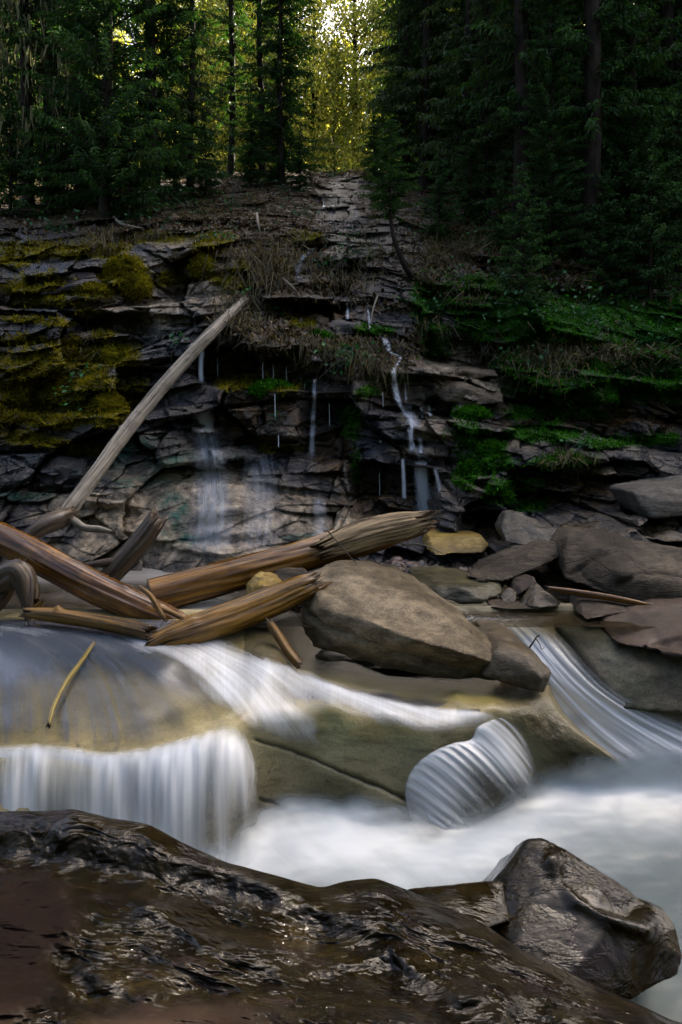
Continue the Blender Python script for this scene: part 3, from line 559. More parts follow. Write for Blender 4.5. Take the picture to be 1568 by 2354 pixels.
lA = [(u, v, float(BD(min(u, 590), v))-.06) for u, v in lipA]; fA = [(u, v, dz(v, .0)-.02-.05*(u < 500)) for u, v in footA]
def fall_corr(t, s): return (.035*noise(np.stack(np.broadcast_arrays(t*22, s*1.2, t*0), -1), 3)+.016*noise(np.stack(np.broadcast_arrays(t*60, s*1.5, t*0), -1), 5))*sstep(0, .3, s)
def fall_foam(t, s):
    k = noise(np.stack(np.broadcast_arrays(t*11+.2*s, s*.6, t*0), -1), 12); k2 = noise(np.stack(np.broadcast_arrays(t*34, s*.9, t*0+2), -1), 13); k3 = noise(np.stack(np.broadcast_arrays(t*110, s*1.3, t*0+2), -1), 14)
    return .46+.75*k+.20*k2+.10*k3+.34*sstep(.35, .8, t)-.16*sstep(.0, .2, .24-t)+.15*sstep(.55, 1, s)+.18*np.exp(-((s-.10)/.10)**2)
def fall_cov(t, s):
    n = noise(np.stack(np.broadcast_arrays(t*40, s*1.2, t*0), -1), 31)
    return sstep(0, .30, s+.14*n+.02)*sstep(1.0, .80, t+.10*n+.05*s)*(1-.88*sstep(.60, .88, t+.1*n)*sstep(.3, .9, s))
ruled('waterfall', lA, fA, 520, 70, M_FALL, (.05,), fall_foam, .35, fall_corr, (1.6, 1), fall_cov)
ruled('waterfall', [(u, v, d+.05) for u, v, d in lA[:-3]], [(u, v, d+.12) for u, v, d in fA[:-3]], 200, 30, M_FALL, (.03,), lambda t, s: .66+.3*noise(np.stack(np.broadcast_arrays(t*9, s*.6, t*0), -1), 22), .35, None, (1.2, 1), lambda t, s: sstep(.02, .2, s)*sstep(1., .74, t)*(1-.9*sstep(.55, .85, t)*sstep(.25, .85, s)), deep=.6)
# the fluted fall over the rounded edge
S = [(972,1952),(948,1900),(934,1850),(931,1810),(950,1764),(990,1730),(1040,1708),(1083,1698),(1096,1672),(1124,1657),(1152,1650),(1178,1662)]
E = [(988,1962),(1012,1956),(1046,1950),(1078,1940),(1112,1928),(1150,1910),(1186,1896),(1220,1880),(1250,1868),(1262,1850),(1262,1830),(1255,1790)]
sS = [(u, v, float(BD(u, v))-.05) for u, v in S]; sE = [(u, v, dz(v, .0)+.04) for u, v in E]
def fl1(t, s, sd=2): 
    a = np.stack(np.broadcast_arrays(t*30+.6*s, s*.25, t*0), -1); return noise(a, sd)*1.5+.75*np.sin(t*2*np.pi*21+2.5*noise(a*.15, 9))*(.5+noise(a*.2, 7))
def flute(t, s): return .014*fl1(t, s)*sstep(0, .1, s)*(1-.5*s)*sstep(.95, .75, t)
def flfoam(t, s):
    fine = noise(np.stack(np.broadcast_arrays(t*120, s*.8, t*0), -1), 6); gap = np.exp(-((t-.60)/.07)**2)*sstep(.2, .5, s)*(1-sstep(.8, 1, s))
    return (.70+.30*fl1(t+.008, s)*(1-.6*s)+.22*fine)*(1-.6*gap)+.30*sstep(.6, 1., s)+.25*sstep(.64, .78, t)*(1-s*.4)
def flcov(t, s):
    n = noise(np.stack(np.broadcast_arrays(t*50, s*1.2, t*0), -1), 31); return sstep(0, .05, s+.02)*sstep(1., .78, t+.12*n)*sstep(.84, .34, s+.16*n)
ruled('waterfall', sS, sE, 560, 50, M_FALL, (.07,), flfoam, .10, flute, (1.1, 1), flcov, 1.5, deep=.5)
ruled('waterfall', [(u, v, d+.03) for u, v, d in sS], [(u-10, v-10, d+.10) for u, v, d in sE], 120, 24, M_FALL, (.02,), lambda t, s: .22+0*s+.3*sstep(.7, 1, s), .2, None, (1, 1), lambda t, s: sstep(0, .1, s)*sstep(1., .7, t)*sstep(.85, .35, s), 1.5, deep=.5)

# the lower pool, white below the falls and clearing to slate green
def build_pool():
    vs = np.concatenate([np.linspace(1680, 2120, 140), np.linspace(2130, 2420, 30)]); us = np.linspace(-350, 1960, 330); U, V = np.meshgrid(us, vs)
    top = np.interp(us, [-350,300,440,500,540,600,650,700,760,820,880,940,1000,1060,1130,1200,1260,1320,1400,1480,1568,1960], [1990,1995,1985,1960,1940,1905,1880,1868,1868,1876,1890,1912,1920,1905,1880,1850,1815,1788,1768,1758,1752,1748])
    mound = .12*np.exp(-(((U-720)/150)**2+((V-1930)/60)**2))+.10*np.exp(-(((U-1200)/200)**2+((V-1900)/60)**2))+.10*np.exp(-(((U-1450)/200)**2+((V-1830)/60)**2))
    z = .02+mound*.35+.012*fbm(np.stack([U/140, V/60, U*0], -1), 3, 4)
    d = (ZC-z)*K/(V-VH)
    nz = fbm(np.stack([U/120, V/70, U*0], -1), 4, 14)
    db = BD(np.clip(U, 545, 1430), np.minimum(V, 1958))-.17; d = -np.log(np.exp(-4.5*d)+np.exp(-4.5*db))/4.5+.05
    dt = V-top[None]                        # distance below the line where the falls strike
    dt = dt+60*nz; F = .95*np.exp(-np.clip(dt-40, 0, None)/190)+nz*.06
    far = np.exp(-(((U-1520)/170)**2+((V-2080)/150)**2)); F = F*(1-.45*far)
    cover = sstep(-64, 40, V-top[None]+nz*44)
    T = np.stack([(U-V)/420, V/420], -1)
    wsheet('lower_pool', U, V, d, F, T, M_POOL, .2, .9, cover)
build_pool()

# the white chute on the right
def build_chute():
    L = crv([(1060,1392,6.15),(1140,1470,5.88),(1205,1560,5.62),(1262,1650,5.46),(1335,1730,5.3),(1430,1800,5.12)], 110)
    R = crv([(1300,1392,6.2),(1300,1425,6.05),(1352,1470,5.75),(1410,1540,5.5),(1490,1605,5.36),(1620,1655,5.28),(1760,1700,5.2),(1900,1760,5.05)], 110)
    t = np.linspace(-.12, 1, 120)[None, :, None]; W = L[:, None]*(1-t)+R[:, None]*t; U, V, d = W[..., 0], W[..., 1], W[..., 2]; t = t[..., 0]; s = np.linspace(0, 1, 110)[:, None]
    q = np.stack(np.broadcast_arrays(t*4, s*3, t*0), -1); k = fbm(np.stack(np.broadcast_arrays(t*8, s*.9, t*0), -1), 3, 6)
    d = d-.03*k-.05*np.sin(np.clip(t, 0, 1)*np.pi)
    F = np.exp(-((t-.42-.12*s)/(.52+.50*s))**2)*1.15+.14*k*sstep(.1, .5, s)+.30*sstep(.1, .35, s)+.05*noise(np.stack(np.broadcast_arrays(t*40, s*1.4, t*0), -1), 9)
    F = F*sstep(.0, .12, s)*(.85+.15*sstep(.6, 1, s)); F = F-.45*np.exp(-(((U-1330)/60)**2+((V-1655)/34)**2))-.35*np.exp(-(((U-1440)/110)**2+((V-1780)/30)**2))-.5*np.exp(-(((U-1170)/60)**2+((V-1412)/12)**2))
    cov = sstep(0, .1, s)*sstep(1., .55, t+.25*(1-s))*sstep(-.12, .0, t+.02)
    wsheet('chute_water', U, V, d, F, np.stack(np.broadcast_arrays(t*.8, s*1.6), -1), M_FALL, .05, .0, cov)
    t2 = np.linspace(-.2, 1.25, 40)[None, :, None]; W2 = L[:, None]*(1-t2)+R[:, None]*t2
    dd = W2[..., 2]+.14
    qq = P(W2[..., 0], W2[..., 1], dd); dd = dd+.03*fbm(qq*3, 4, 3)
    one = np.ones_like(dd)
    link('chute_bed', nmesh('chute_bed', P(W2[..., 0], W2[..., 1], dd).reshape(-1, 3), gridF(*dd.shape), attrs=dict(olive=one*.2, green=one*.2, crack=one*0, wetshade=one*.75)), M_BED, kind='structure')
build_chute()
# still water behind the logs
def build_upper():
    xs = np.linspace(-9, 7, 200); ys = np.linspace(5.75, 9.4, 90); X, Y = np.meshgrid(xs, ys); z = .985+.012*fbm(np.stack([X*2, Y*3, X*0], -1), 3, 3)
    u = X/Y*K+U0; v = (ZC-z)/Y*K+VH
    F = .25*np.exp(-((u-450)/500)**2)+.5*np.exp(-(((u-60)/220)**2+((v-1270)/60)**2))+.35*np.exp(-(((u-480)/200)**2+((v-1310)/26)**2))+.5*np.exp(-(((u-470)/150)**2+((v-1415)/20)**2)); cov = np.ones_like(F)
    link('upper_pool', nmesh('upper_pool', np.stack([X, Y, z], -1).reshape(-1, 3), gridF(*X.shape), attrs=dict(foam=np.clip(F, 0, 1), threads=cov*.25, deep=cov*.9*(1-.4*sstep(900, 1100, u)), cover=cov), uv=np.stack([X*.5, Y*.5], -1).reshape(-1, 2)), water_mat('still_water', (.8, .75, .6), .2, .12, (.62, .60, .56), .3, streak=(3, 6), deep=(.03, .022, .012)), kind='structure')
    b = .55+.05*fbm(np.stack([X*3, Y*3, X*0], -1), 3, 8)
    link('pool_bed', nmesh('pool_bed', np.stack([X, Y+.3, b], -1).reshape(-1, 3), gridF(*X.shape), attrs=dict(olive=cov*.5, green=cov*0, crack=cov*0, wetshade=cov*.5)), M_BED, kind='structure')
build_upper()
# trickles on the cliff: they follow the stone a hand's breadth off it
def trickle(pts, w, dens=.6, lift=.05, fan=1., free=False, thr=.28):
    c = crv(pts, 40); n = 14; t = np.linspace(-1, 1, n)[None]; s = np.linspace(0, 1, 40)[:, None]
    U = c[:, :1]+t*w*(1+(fan-1)*s); V = np.broadcast_to(c[:, 1:2], U.shape)+0*t
    d = CD(U, V)
    if free: d = np.minimum(d, d.min())*np.ones_like(d); d = np.broadcast_to(np.linspace(CD(c[0, 0], c[0, 1]), CD(c[0, 0], c[0, 1])-.05, 40)[:, None], U.shape)
    else:
        for _ in range(2): d = np.minimum(d, np.roll(d, 1, 0)); 
    F = dens*np.exp(-(t/.75)**2)*np.ones_like(s); cov = sstep(1, .3, np.abs(t))*sstep(0, .06, s)*sstep(1, .8, s)
    wsheet('waterfall_trickle', U, V, d-lift, F, np.stack(np.broadcast_arrays(t*w/26, s*len(pts)), -1), M_TRICKLE, thr, 0, cov)
trickle([(466,795),(462,840),(463,888)], 8, .85, .08, 1.3, True, .3)
trickle([(464,884),(464,930),(466,1010)], 24, .82, .06, 2.0, True, .3)
trickle([(470,980),(485,1060),(490,1180),(480,1290)], 46, .42, .06, 2.2, False, .3)
trickle([(590,1040),(600,1140),(590,1280)], 70, .30, .06, 1.4, False, .3)
trickle([(724,870),(722,930),(718,1000),(716,1060)], 8, .62, .06, 1.6)
trickle([(735,1140),(738,1190),(738,1250)], 26, .34, .06, 1.5)
trickle([(884,775),(896,808),(922,822),(906,850),(911,890),(922,935),(945,965),(946,1010),(960,1045),(972,1062)], 9, .55, .07)
trickle([(884,775),(894,806)], 11, .75, .07, 1.2); trickle([(900,812),(925,822),(950,832)], 14, .45)
trickle([(904,850),(908,890),(918,932)], 9, .78, .07, 1.4); trickle([(930,860),(934,930)], 6, .4)
trickle([(930,930),(945,960),(960,985)], 26, .45); trickle([(985,930),(990,960)], 7, .6); trickle([(968,935),(972,965)], 6, .55)
trickle([(940,985),(945,1010),(946,1040)], 9, .6, .08, 1.3); trickle([(966,1005),(968,1045)], 9, .62); trickle([(940,1040),(975,1050),(1000,1062)], 20, .45)
trickle([(926,1052),(928,1100),(930,1160)], 7, .7, .3, 1.3, True); trickle([(968,1058),(972,1120),(985,1215)], 24, .60, .25, 1.5, True, .3); trickle([(1000,1075),(1010,1120),(1015,1180)], 8, .5, .2, 1.3, True)
trickle([(875,1010),(876,1060)], 6, .5, .1, 1., True); trickle([(872,1080),(874,1190)], 2.5, .6, .3, 1., True)
trickle([(776,400),(770,440),(764,480),(768,530)], 8, .22, .1, 1.); trickle([(742,450),(745,480)], 4, .4, .1); trickle([(815,480),(818,505)], 4, .4, .1)
trickle([(720,570),(690,600),(684,650)], 14, .48, .08, 1.); trickle([(798,695),(800,740)], 6, .6); trickle([(846,700),(850,760)], 6, .45)
for u, v, l in ((628,835,60),(604,830,70),(500,820,50),(658,840,50),(632,905,60),(700,880,50),(757,925,60),(880,900,40),(640,1000,30)): trickle([(u, v), (u+1, v+l)], 1.8, .7, .25, 1., True)
# ================================================================== boulders and slabs
M_BOULD = rock_mat('tan_boulder', (.125, .10, .065), (.22, .178, .118), (.055, .042, .023), 2.6, .9, .55, .85, (1, 1, 2.6), .0, .45, 46, .02, .3, (0, -.35, 0))
M_GREY = rock_mat('grey_boulder', (.038, .031, .022), (.085, .068, .047), (.020, .016, .010), 3., 1., .5, .85, (1, 1, 4.5), .35, .4, 42, .025, .3, (0, -.1, 0))
M_BROWN = rock_mat('red_brown_slab', (.034, .023, .016), (.060, .040, .028), (.028, .025, .015), 2.4, .55, .4, .8, (1, 1, 3), .0, .4, 50, .015, .4)
M_WETD = rock_mat('wet_dark_rock', (.035, .027, .016), (.075, .055, .03), (.02, .018, .012), 3.4, .8, .12, .38, (1, 1, 2), .25, .5, 40, .025, .6)
M_OCHRE = rock_mat('ochre_rock', (.17, .115, .025), (.24, .165, .04), (.09, .06, .02), 3., .7, .35, .6, (1, 1, 3), .0, .4, 40, .02, .45)
rock('boulder', 'big tan boulder in the middle, rounded on top and pointed to the right',
     [(686,1440,5.9),(690,1390,6.0),(700,1320,6.15),(740,1301,6.3),(830,1297,6.35),(905,1318,6.3),(985,1360,6.1),(1060,1402,5.92),(1112,1446,5.72),(1165,1484,5.5),(1182,1512,5.4),(1140,1566,5.3),(1060,1560,5.4),(960,1545,5.5),(850,1515,5.6),(715,1492,5.85),
      (740,1400,5.68),(770,1345,5.92),(900,1352,5.9),(860,1430,5.30),(1000,1408,5.55),(950,1470,5.12),(1060,1442,5.36),(1060,1500,5.06),(1140,1492,5.2),(1140,1528,5.1)], M_BOULD, .9, .018, 1, .024, 2.8, (5.5, -.55, .1, .045), 5, .75,
     grooves=(([(700,1400),(740,1440),(800,1455),(880,1490),(1000,1530),(1060,1545)], 5, .06), ([(745,1330),(800,1390),(900,1420),(1010,1430)], 22, .05), ([(1090,1450),(1140,1500),(1130,1540)], 4, .02)))
rock('rock', 'wet pointed brown rock at the tip of the big tan boulder',
     [(1100,1448,5.6),(1165,1450,5.55),(1205,1480,5.4),(1252,1522,5.2),(1274,1540,5.12),(1268,1566,5.06),(1254,1596,5.05),(1235,1588,5.0),(1180,1566,5.05),(1110,1552,5.12),(1140,1500,5.16),(1150,1470,5.3),(1210,1505,5.12),(1244,1556,4.98)], rock_mat('wet_brown_rock', (.055, .042, .025), (.10, .075, .045), (.034, .028, .015), 3.4, .8, .3, .55, (1, 1, 2), .0, .4, 44, .02, .5), .5, .016, 3, .02, 4, (0,), 9)
rock('rock', 'small grey rock hump peeping out behind the upper left of the big tan boulder', [(600,1330,6.6),(612,1308,6.6),(650,1302,6.6),(700,1308,6.55),(720,1340,6.4),(690,1400,6.2),(620,1380,6.4)], M_GREY, .4, .018, 3, .02, 4, (0,), 13)
rock('rock', 'rough ochre rock wedged between the broken logs, left of the big boulder', [(565,1345,6.2),(590,1322,6.2),(640,1328,6.2),(652,1345,6.15),(640,1380,6.0),(575,1385,6.05),(605,1350,6.0)], M_OCHRE, .25, .011, 1, .03, 9, (0,), 17)
rock('rock', 'low grey green stone under the upper broken log', [(528,1385,6.3),(545,1366,6.3),(590,1360,6.3),(600,1400,6.15),(540,1410,6.15)], M_GREY, .25, .013, 2, .02, 6, (0,), 19)
rock('boulder', 'large dark grey boulder at the right edge, creased and flat topped',
     [(1296,1330,6.5),(1292,1270,6.7),(1312,1226,6.9),(1380,1224,7.0),(1480,1244,7.0),(1600,1262,7.0),(1750,1290,6.9),(1750,1390,6.3),(1600,1392,6.2),(1480,1388,6.25),(1380,1362,6.3),(1320,1340,6.4),(1400,1275,6.55),(1420,1320,6.3),(1560,1300,6.5),(1600,1340,6.25)], M_GREY, 1.0, .022, 4, .045, 2.4, (5, .25, .1, .03), 23, .8,
     grooves=(([(1310,1320),(1370,1280),(1420,1270)], 5, .03), ([(1420,1345),(1480,1320),(1568,1318)], 5, .03), ([(1330,1300),(1350,1330),(1380,1350)], 4, .02)))
rock('rock_slab', 'long tilted grey slab leaning against the large dark boulder',
     [(1070,1325,6.9),(1120,1300,7.0),(1200,1262,7.1),(1270,1240,7.1),(1288,1250,7.0),(1292,1280,6.9),(1240,1302,6.75),(1160,1336,6.65),(1100,1338,6.7)], M_GREY, .35, .014, 2, .025, 4, (9, -.5, .1, .02), 29, .85)
rock('rock_slab', 'flat wet olive slab behind the right shoulder of the tan boulder',
     [(936,1312,7.2),(1000,1306,7.3),(1090,1322,7.1),(1150,1342,6.7),(1156,1366,6.55),(1110,1382,6.4),(1060,1388,6.4),(1010,1376,6.5),(960,1345,6.8),(1060,1352,6.45)], rock_mat('olive_slab', (.055, .050, .024), (.09, .08, .04), (.035, .035, .028), 3., .7, .25, .5, (1, 1, 4), .0, .4, 40, .02, .5), .3, .014, 2, .02, 5, (9, 0, .1, .02), 31, .9)
rock('rock', 'flat topped ochre block lying below the cascade at the end of the upper log', [(978,1262,7.9),(986,1232,8.0),(1040,1228,8.1),(1110,1232,8.05),(1128,1252,7.95),(1110,1272,7.75),(1000,1276,7.7)], M_OCHRE, .5, .016, 2, .015, 5, (0,), 37, .95)
rock('rock', 'triangular brown rock standing in the water under the tilted slab', [(1196,1392,6.35),(1215,1345,6.5),(1232,1338,6.5),(1290,1388,6.3),(1280,1396,6.25),(1230,1396,6.2)], M_WETD, .25, .012, 2, .015, 6, (0,), 41)
rock('rock', 'small square ended brown stone tucked in the dark gap under the tilted slab', [(1180,1340,6.6),(1190,1330,6.6),(1228,1325,6.55),(1234,1340,6.5),(1200,1362,6.45),(1178,1375,6.5)], M_BROWN, .2, .01, 1, .012, 8, (0,), 43)
rock('rock', 'dark rock added as shade in the gap between tilted slab and dark boulder', [(1140,1345,7.1),(1200,1300,7.3),(1300,1290,7.3),(1380,1330,7.1),(1400,1375,6.75),(1300,1385,6.75),(1180,1375,6.8)], M_WETD, .5, .018, 3, .03, 4, (0,), 45)  # dark filler put in where the gap is only shaded
rock('rock', 'small wet dark stone beside the triangular rock', [(1150,1368,6.5),(1170,1348,6.55),(1190,1362,6.5),(1186,1385,6.4),(1156,1388,6.4)], M_WETD, .2, .01, 2, .012, 8, (0,), 47)
rock('rock_slab', 'low flat red brown stone with white foam along its near edge', [(1118,1392,6.35),(1130,1380,6.45),(1200,1384,6.4),(1246,1392,6.3),(1240,1400,6.2),(1170,1404,6.15),(1125,1402,6.2)], M_BROWN, .2, .01, 2, .01, 8, (0,), 53, 1.)
rock('rock_slab', 'thin tan slab at the water between the dark boulder and the red brown slab', [(1326,1400,6.2),(1332,1378,6.3),(1400,1378,6.3),(1490,1392,6.2),(1470,1402,6.1),(1380,1412,6.0),(1345,1425,5.9),(1362,1420,5.9)], M_BROWN, .3, .012, 2, .015, 6, (0,), 59, .95)
rock('rock_slab', 'broad red brown slab with a diagonal crack on the right bank of the chute',
     [(1378,1430,5.95),(1384,1408,6.05),(1480,1400,6.05),(1560,1386,6.1),(1800,1350,6.1),(1800,1520,5.3),(1570,1512,5.35),(1500,1500,5.45),(1420,1486,5.6),(1392,1460,5.8)], M_BROWN, .6, .022, 3, .03, 3, (6, .1, .1, .02), 61, .95, grooves=(([(1440,1506),(1500,1480),(1568,1468)], 4, .03),))
rock('rock_slab', 'mottled green grey bedrock shelf dipping into the chute on its right side',
     [(1280,1440,6.0),(1310,1428,6.1),(1400,1422,6.1),(1480,1470,5.7),(1560,1500,5.6),(1640,1560,5.4),(1700,1640,5.2),(1500,1640,5.28),(1420,1625,5.36),(1385,1560,5.5),(1330,1480,5.8),(1540,1520,5.5)], rock_mat('green_grey_bedrock', (.055, .048, .03), (.085, .07, .045), (.05, .065, .042), 2.6, .5, .4, .7, (1, 1, 2), .0, .5, 50, .015, .4), .6, .022, 4, .025, 3, (4, -.3, .2, .02), 67, .95)
rock('rock', 'pale angular grey block on the right bank above the dark boulder', [(1452,1130,7.5),(1460,1122,7.7),(1575,1098,7.9),(1700,1080,7.9),(1700,1180,7.5),(1568,1186,7.4),(1500,1190,7.35),(1475,1165,7.4),(1520,1150,7.4)], rock_mat('pale_grey_block', (.055, .051, .044), (.095, .088, .074), (.036, .033, .027), 4., .6, .6, .85, (1, 1, 5), .0, .3, 50, .015, .3), .7, .018, 1, .02, 3, (9, .1, .1, .012), 71, .95)
rock('rock', 'knobbly wet rock with a moss cap beside the dark hollow', [(1150,1215,7.5),(1165,1182,7.7),(1200,1178,7.8),(1250,1205,7.7),(1300,1225,7.5),(1290,1250,7.3),(1200,1255,7.3),(1160,1245,7.4)], rock_mat('wet_grey_rock', (.05, .045, .036), (.09, .078, .06), (.025, .022, .014), 4, .9, .25, .5, (1, 1, 2), .0, .5, 40, .025, .55), .5, .016, 2, .04, 5, (0,), 73)
rock('rock_slab', 'wet stone shelf behind the large dark boulder', [(1290,1225,7.5),(1400,1195,7.8),(1568,1200,7.8),(1750,1210,7.6),(1750,1260,7.1),(1400,1235,7.25)], M_WETD, .5, .02, 2, .04, 4, (0,), 79, .95)
for k, (u, v, w, h, t, lb) in enumerate(((150,640,72,13,-.14,'thick dark slate slab jutting from the mossy cliff, upper of two'), (160,658,66,9,-.2,'thin dark slate slab jutting from the mossy cliff, lower of two'),
        (1070,856,75,13,.02,'flat pale brown slab on the right shoulder of the cascade'), (1075,900,82,28,.12,'large brown angular block under the flat pale slab beside the cascade'),
        (800,748,44,16,.06,'grey square block under the root mat beside the upper trickle'), (140,1080,56,28,-.2,'dark wedge shaped stone lying on the lower left of the cliff'), (730,742,30,22,.1,'brown block in the hollow under the root mat'),
        (165,868,26,12,-.1,'small pale flat stone lying on the moss left of the leaning log'), (560,935,1,1,0,''))):
    if not lb: continue
    d = float(CD(u, v))-.05; e = d+.25
    rock('rock_slab' if h < 20 else 'rock', lb, [(u-w, v+h*.3-t*w, d+.1), (u-w*.85, v-h*.6-t*w*.9, e), (u-w*.1, v-h, e+.05), (u+w*.9, v-h*.6+t*w, e), (u+w, v+h*.5+t*w, d+.1), (u+w*.3, v+h+t*w*.3, d), (u-w*.6, v+h-t*w*.6, d), (u, v-h*.25, d-.06)],
         rock_mat('slate_block', (.03, .03, .036), (.06, .054, .048), (.025, .02, .016), 4, .9, .35, .7, (1, 1, 5), .2, .4, 36, .03, .5) if k in (0, 1, 4, 5, 7) else rock_mat('brown_block', (.07, .052, .032), (.12, .094, .062), (.03, .022, .012), 4, .9, .3, .6, (1, 1, 4), .2, .4, 36, .03, .5), .5, .012, 1, .03, 5, (8, t, 0, .02), 80+k, .95)

# ---- foreground
def fg_mat():
    m = M('wet_foreground_rock'); o = m.pos(); sc = m.mapv(o, (1, 1.6, 1.6), (.2, .1, -.45))
    a = m.noise(o, 2.6, 5, .6, .5); b = m.noise(sc, 7, 7, .65, .4); f = m.noise(o, 95, 6, .75); c2 = m.noise(o, 4.4, 4, .6)
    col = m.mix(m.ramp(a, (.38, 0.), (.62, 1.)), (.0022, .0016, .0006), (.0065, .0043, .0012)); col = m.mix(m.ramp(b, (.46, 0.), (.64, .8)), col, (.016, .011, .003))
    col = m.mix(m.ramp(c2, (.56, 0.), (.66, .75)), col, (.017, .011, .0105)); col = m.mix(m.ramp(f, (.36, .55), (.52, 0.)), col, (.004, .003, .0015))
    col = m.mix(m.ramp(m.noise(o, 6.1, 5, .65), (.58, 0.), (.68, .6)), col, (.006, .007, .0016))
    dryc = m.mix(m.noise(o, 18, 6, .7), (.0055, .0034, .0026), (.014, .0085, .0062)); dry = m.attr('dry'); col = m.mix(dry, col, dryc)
    rip = m.noise(m.mapv(o, (1, 2.2, 2.2), (.0, .0, -.5)), 21, 6, .6, .8)
    pat = m.ramp(m.noise(m.mapv(o, (1, 1.6, 1.6), (0, 0, -.5)), 3.1, 5, .6, .6), (.46, .10), (.60, 1.)); h = m.math('ADD', m.math('MULTIPLY', m.math('MULTIPLY', m.math('ADD', rip, m.math('MULTIPLY', b, .8)), pat), m.math('SUBTRACT', 1., m.math('MULTIPLY', dry, .8))), m.math('MULTIPLY', f, .10))
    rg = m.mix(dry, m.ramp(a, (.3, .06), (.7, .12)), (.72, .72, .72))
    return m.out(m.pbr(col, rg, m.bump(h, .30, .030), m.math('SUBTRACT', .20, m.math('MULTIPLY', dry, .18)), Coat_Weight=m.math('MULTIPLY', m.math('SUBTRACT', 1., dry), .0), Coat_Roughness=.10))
M_FG = fg_mat()
def build_fore():
    sil = np.array([(-300,1866,3.1),(0,1866,3.05),(100,1864,3.05),(175,1861,3.03),(240,1878,3.02),(340,1894,3.0),(420,1938,2.96),(520,1983,2.92),(640,2015,2.9),(742,2043,2.92),(800,2023,2.96),(865,2020,2.97),(929,2043,2.94),(1020,2083,2.88),(1114,2125,2.82),(1209,2190,2.74),(1334,2250,2.66),(1434,2295,2.6),(1556,2350,2.55),(1800,2420,2.5)], float)
    us = np.linspace(-300, 1800, 560); top = np.interp(us, sil[:, 0], sil[:, 1]); d0 = np.interp(us, sil[:, 0], sil[:, 2])
    k = np.ones(9)/9; top = np.convolve(np.pad(top, 4, 'edge'), k, 'valid'); d0 = np.convolve(np.pad(d0, 4, 'edge'), k, 'valid')
    top = top+4*noise(np.stack([us/60, us*0, us*0], -1), 3)
    t = np.concatenate([-np.geomspace(.002, 1, 24)[::-1], np.linspace(0, 1, 300)])
    bot = 2520.; T = np.clip(t, 0, 1)[:, None]; V = top[None]+(bot-top[None])*T; U = np.broadcast_to(us[None], V.shape).copy()
    db = np.interp(us, [-300,0,300,784,1200,1568,1800], [1.45,1.48,1.55,1.62,1.7,1.8,1.9])
    d = d0[None]*(1-T**.9)+db[None]*T**.9
    # rolled lip, a bench below it, and a second step: read off the ridge lines
    dd, s, sg = polydist(U, V, [(-300,1950),(100,1958),(360,2008),(480,2048),(620,2085),(740,2135),(860,2180),(960,2235),(1080,2300),(1200,2330),(1400,2420)])
    d = d+.10*sstep(-60, 20, sg)*sstep(260, 30, np.maximum(sg, 0))*(V > top[None])*sstep(0, 40, V-top[None])
    dd2, s2, sg2 = polydist(U, V, [(340,2080),(480,2160),(700,2215),(900,2190),(1000,2260),(1150,2330)]); d = d-.06*np.exp(-(dd2/34)**2)
    dd3 = polydist(U, V, [(150,2230),(220,2300),(330,2320),(480,2290),(620,2350)])[0]; d = d+.05*np.exp(-(dd3/30)**2)
    q = P(U, V, d); sc = np.array([1, 1.8, 1.8]); body = sstep(0, 60, V-top[None])
    w1 = fbm(q*2.2, 3, 5); w2 = fbm(q*sc*5.5+w1[..., None]*1.2, 4, 7); w3 = fbm(q*sc*15+w2[..., None], 3, 8)
    d = d-body*(.10*w1+.034*(.35-np.abs(w2))+.006*(.3-np.abs(w3)))
    nz = fbm(np.stack([U/70, V/50, U*0], -1), 3, 15)
    def ell(u, v, a, b): return .9*sstep(1.3, .7, np.sqrt(((U-u)/a)**2+((V-v)/b)**2)+nz*.28)
    dry = np.maximum.reduce([ell(60, 2100, 130, 90), ell(20, 2230, 110, 130), ell(420, 2400, 270, 105), ell(0, 2400, 60, 60)])
    d = d-dry*.05
    back = np.clip(-t, 0, 1)[:, None]
    W = P(U, V, d); W[..., 2] -= (back**1.2)*1.6; W[..., 1] += back**.6*.22
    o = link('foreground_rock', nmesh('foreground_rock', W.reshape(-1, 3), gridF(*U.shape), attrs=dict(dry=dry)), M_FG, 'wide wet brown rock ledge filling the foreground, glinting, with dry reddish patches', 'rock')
build_fore()
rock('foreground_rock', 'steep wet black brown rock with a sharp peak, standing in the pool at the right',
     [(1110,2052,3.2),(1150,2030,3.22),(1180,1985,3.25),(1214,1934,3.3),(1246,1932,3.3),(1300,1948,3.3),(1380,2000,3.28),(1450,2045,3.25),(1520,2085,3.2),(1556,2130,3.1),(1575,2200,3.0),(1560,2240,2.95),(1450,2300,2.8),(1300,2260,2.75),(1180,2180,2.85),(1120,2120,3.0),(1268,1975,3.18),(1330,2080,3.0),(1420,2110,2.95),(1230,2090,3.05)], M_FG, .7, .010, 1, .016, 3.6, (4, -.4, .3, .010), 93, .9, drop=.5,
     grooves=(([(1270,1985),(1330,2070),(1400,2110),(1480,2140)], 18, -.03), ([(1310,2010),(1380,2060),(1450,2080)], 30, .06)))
rock('foreground_rock', 'low wet saddle of rock linking the foreground ledge to the sharp peak', [(925,2048,3.12),(985,2045,3.2),(1060,2052,3.2),(1120,2052,3.2),(1160,2020,3.15),(1180,2120,2.95),(1100,2140,2.85),(1000,2095,2.95)], M_FG, .4, .012, 4, .015, 6, (0,), 95, .9, drop=.4)

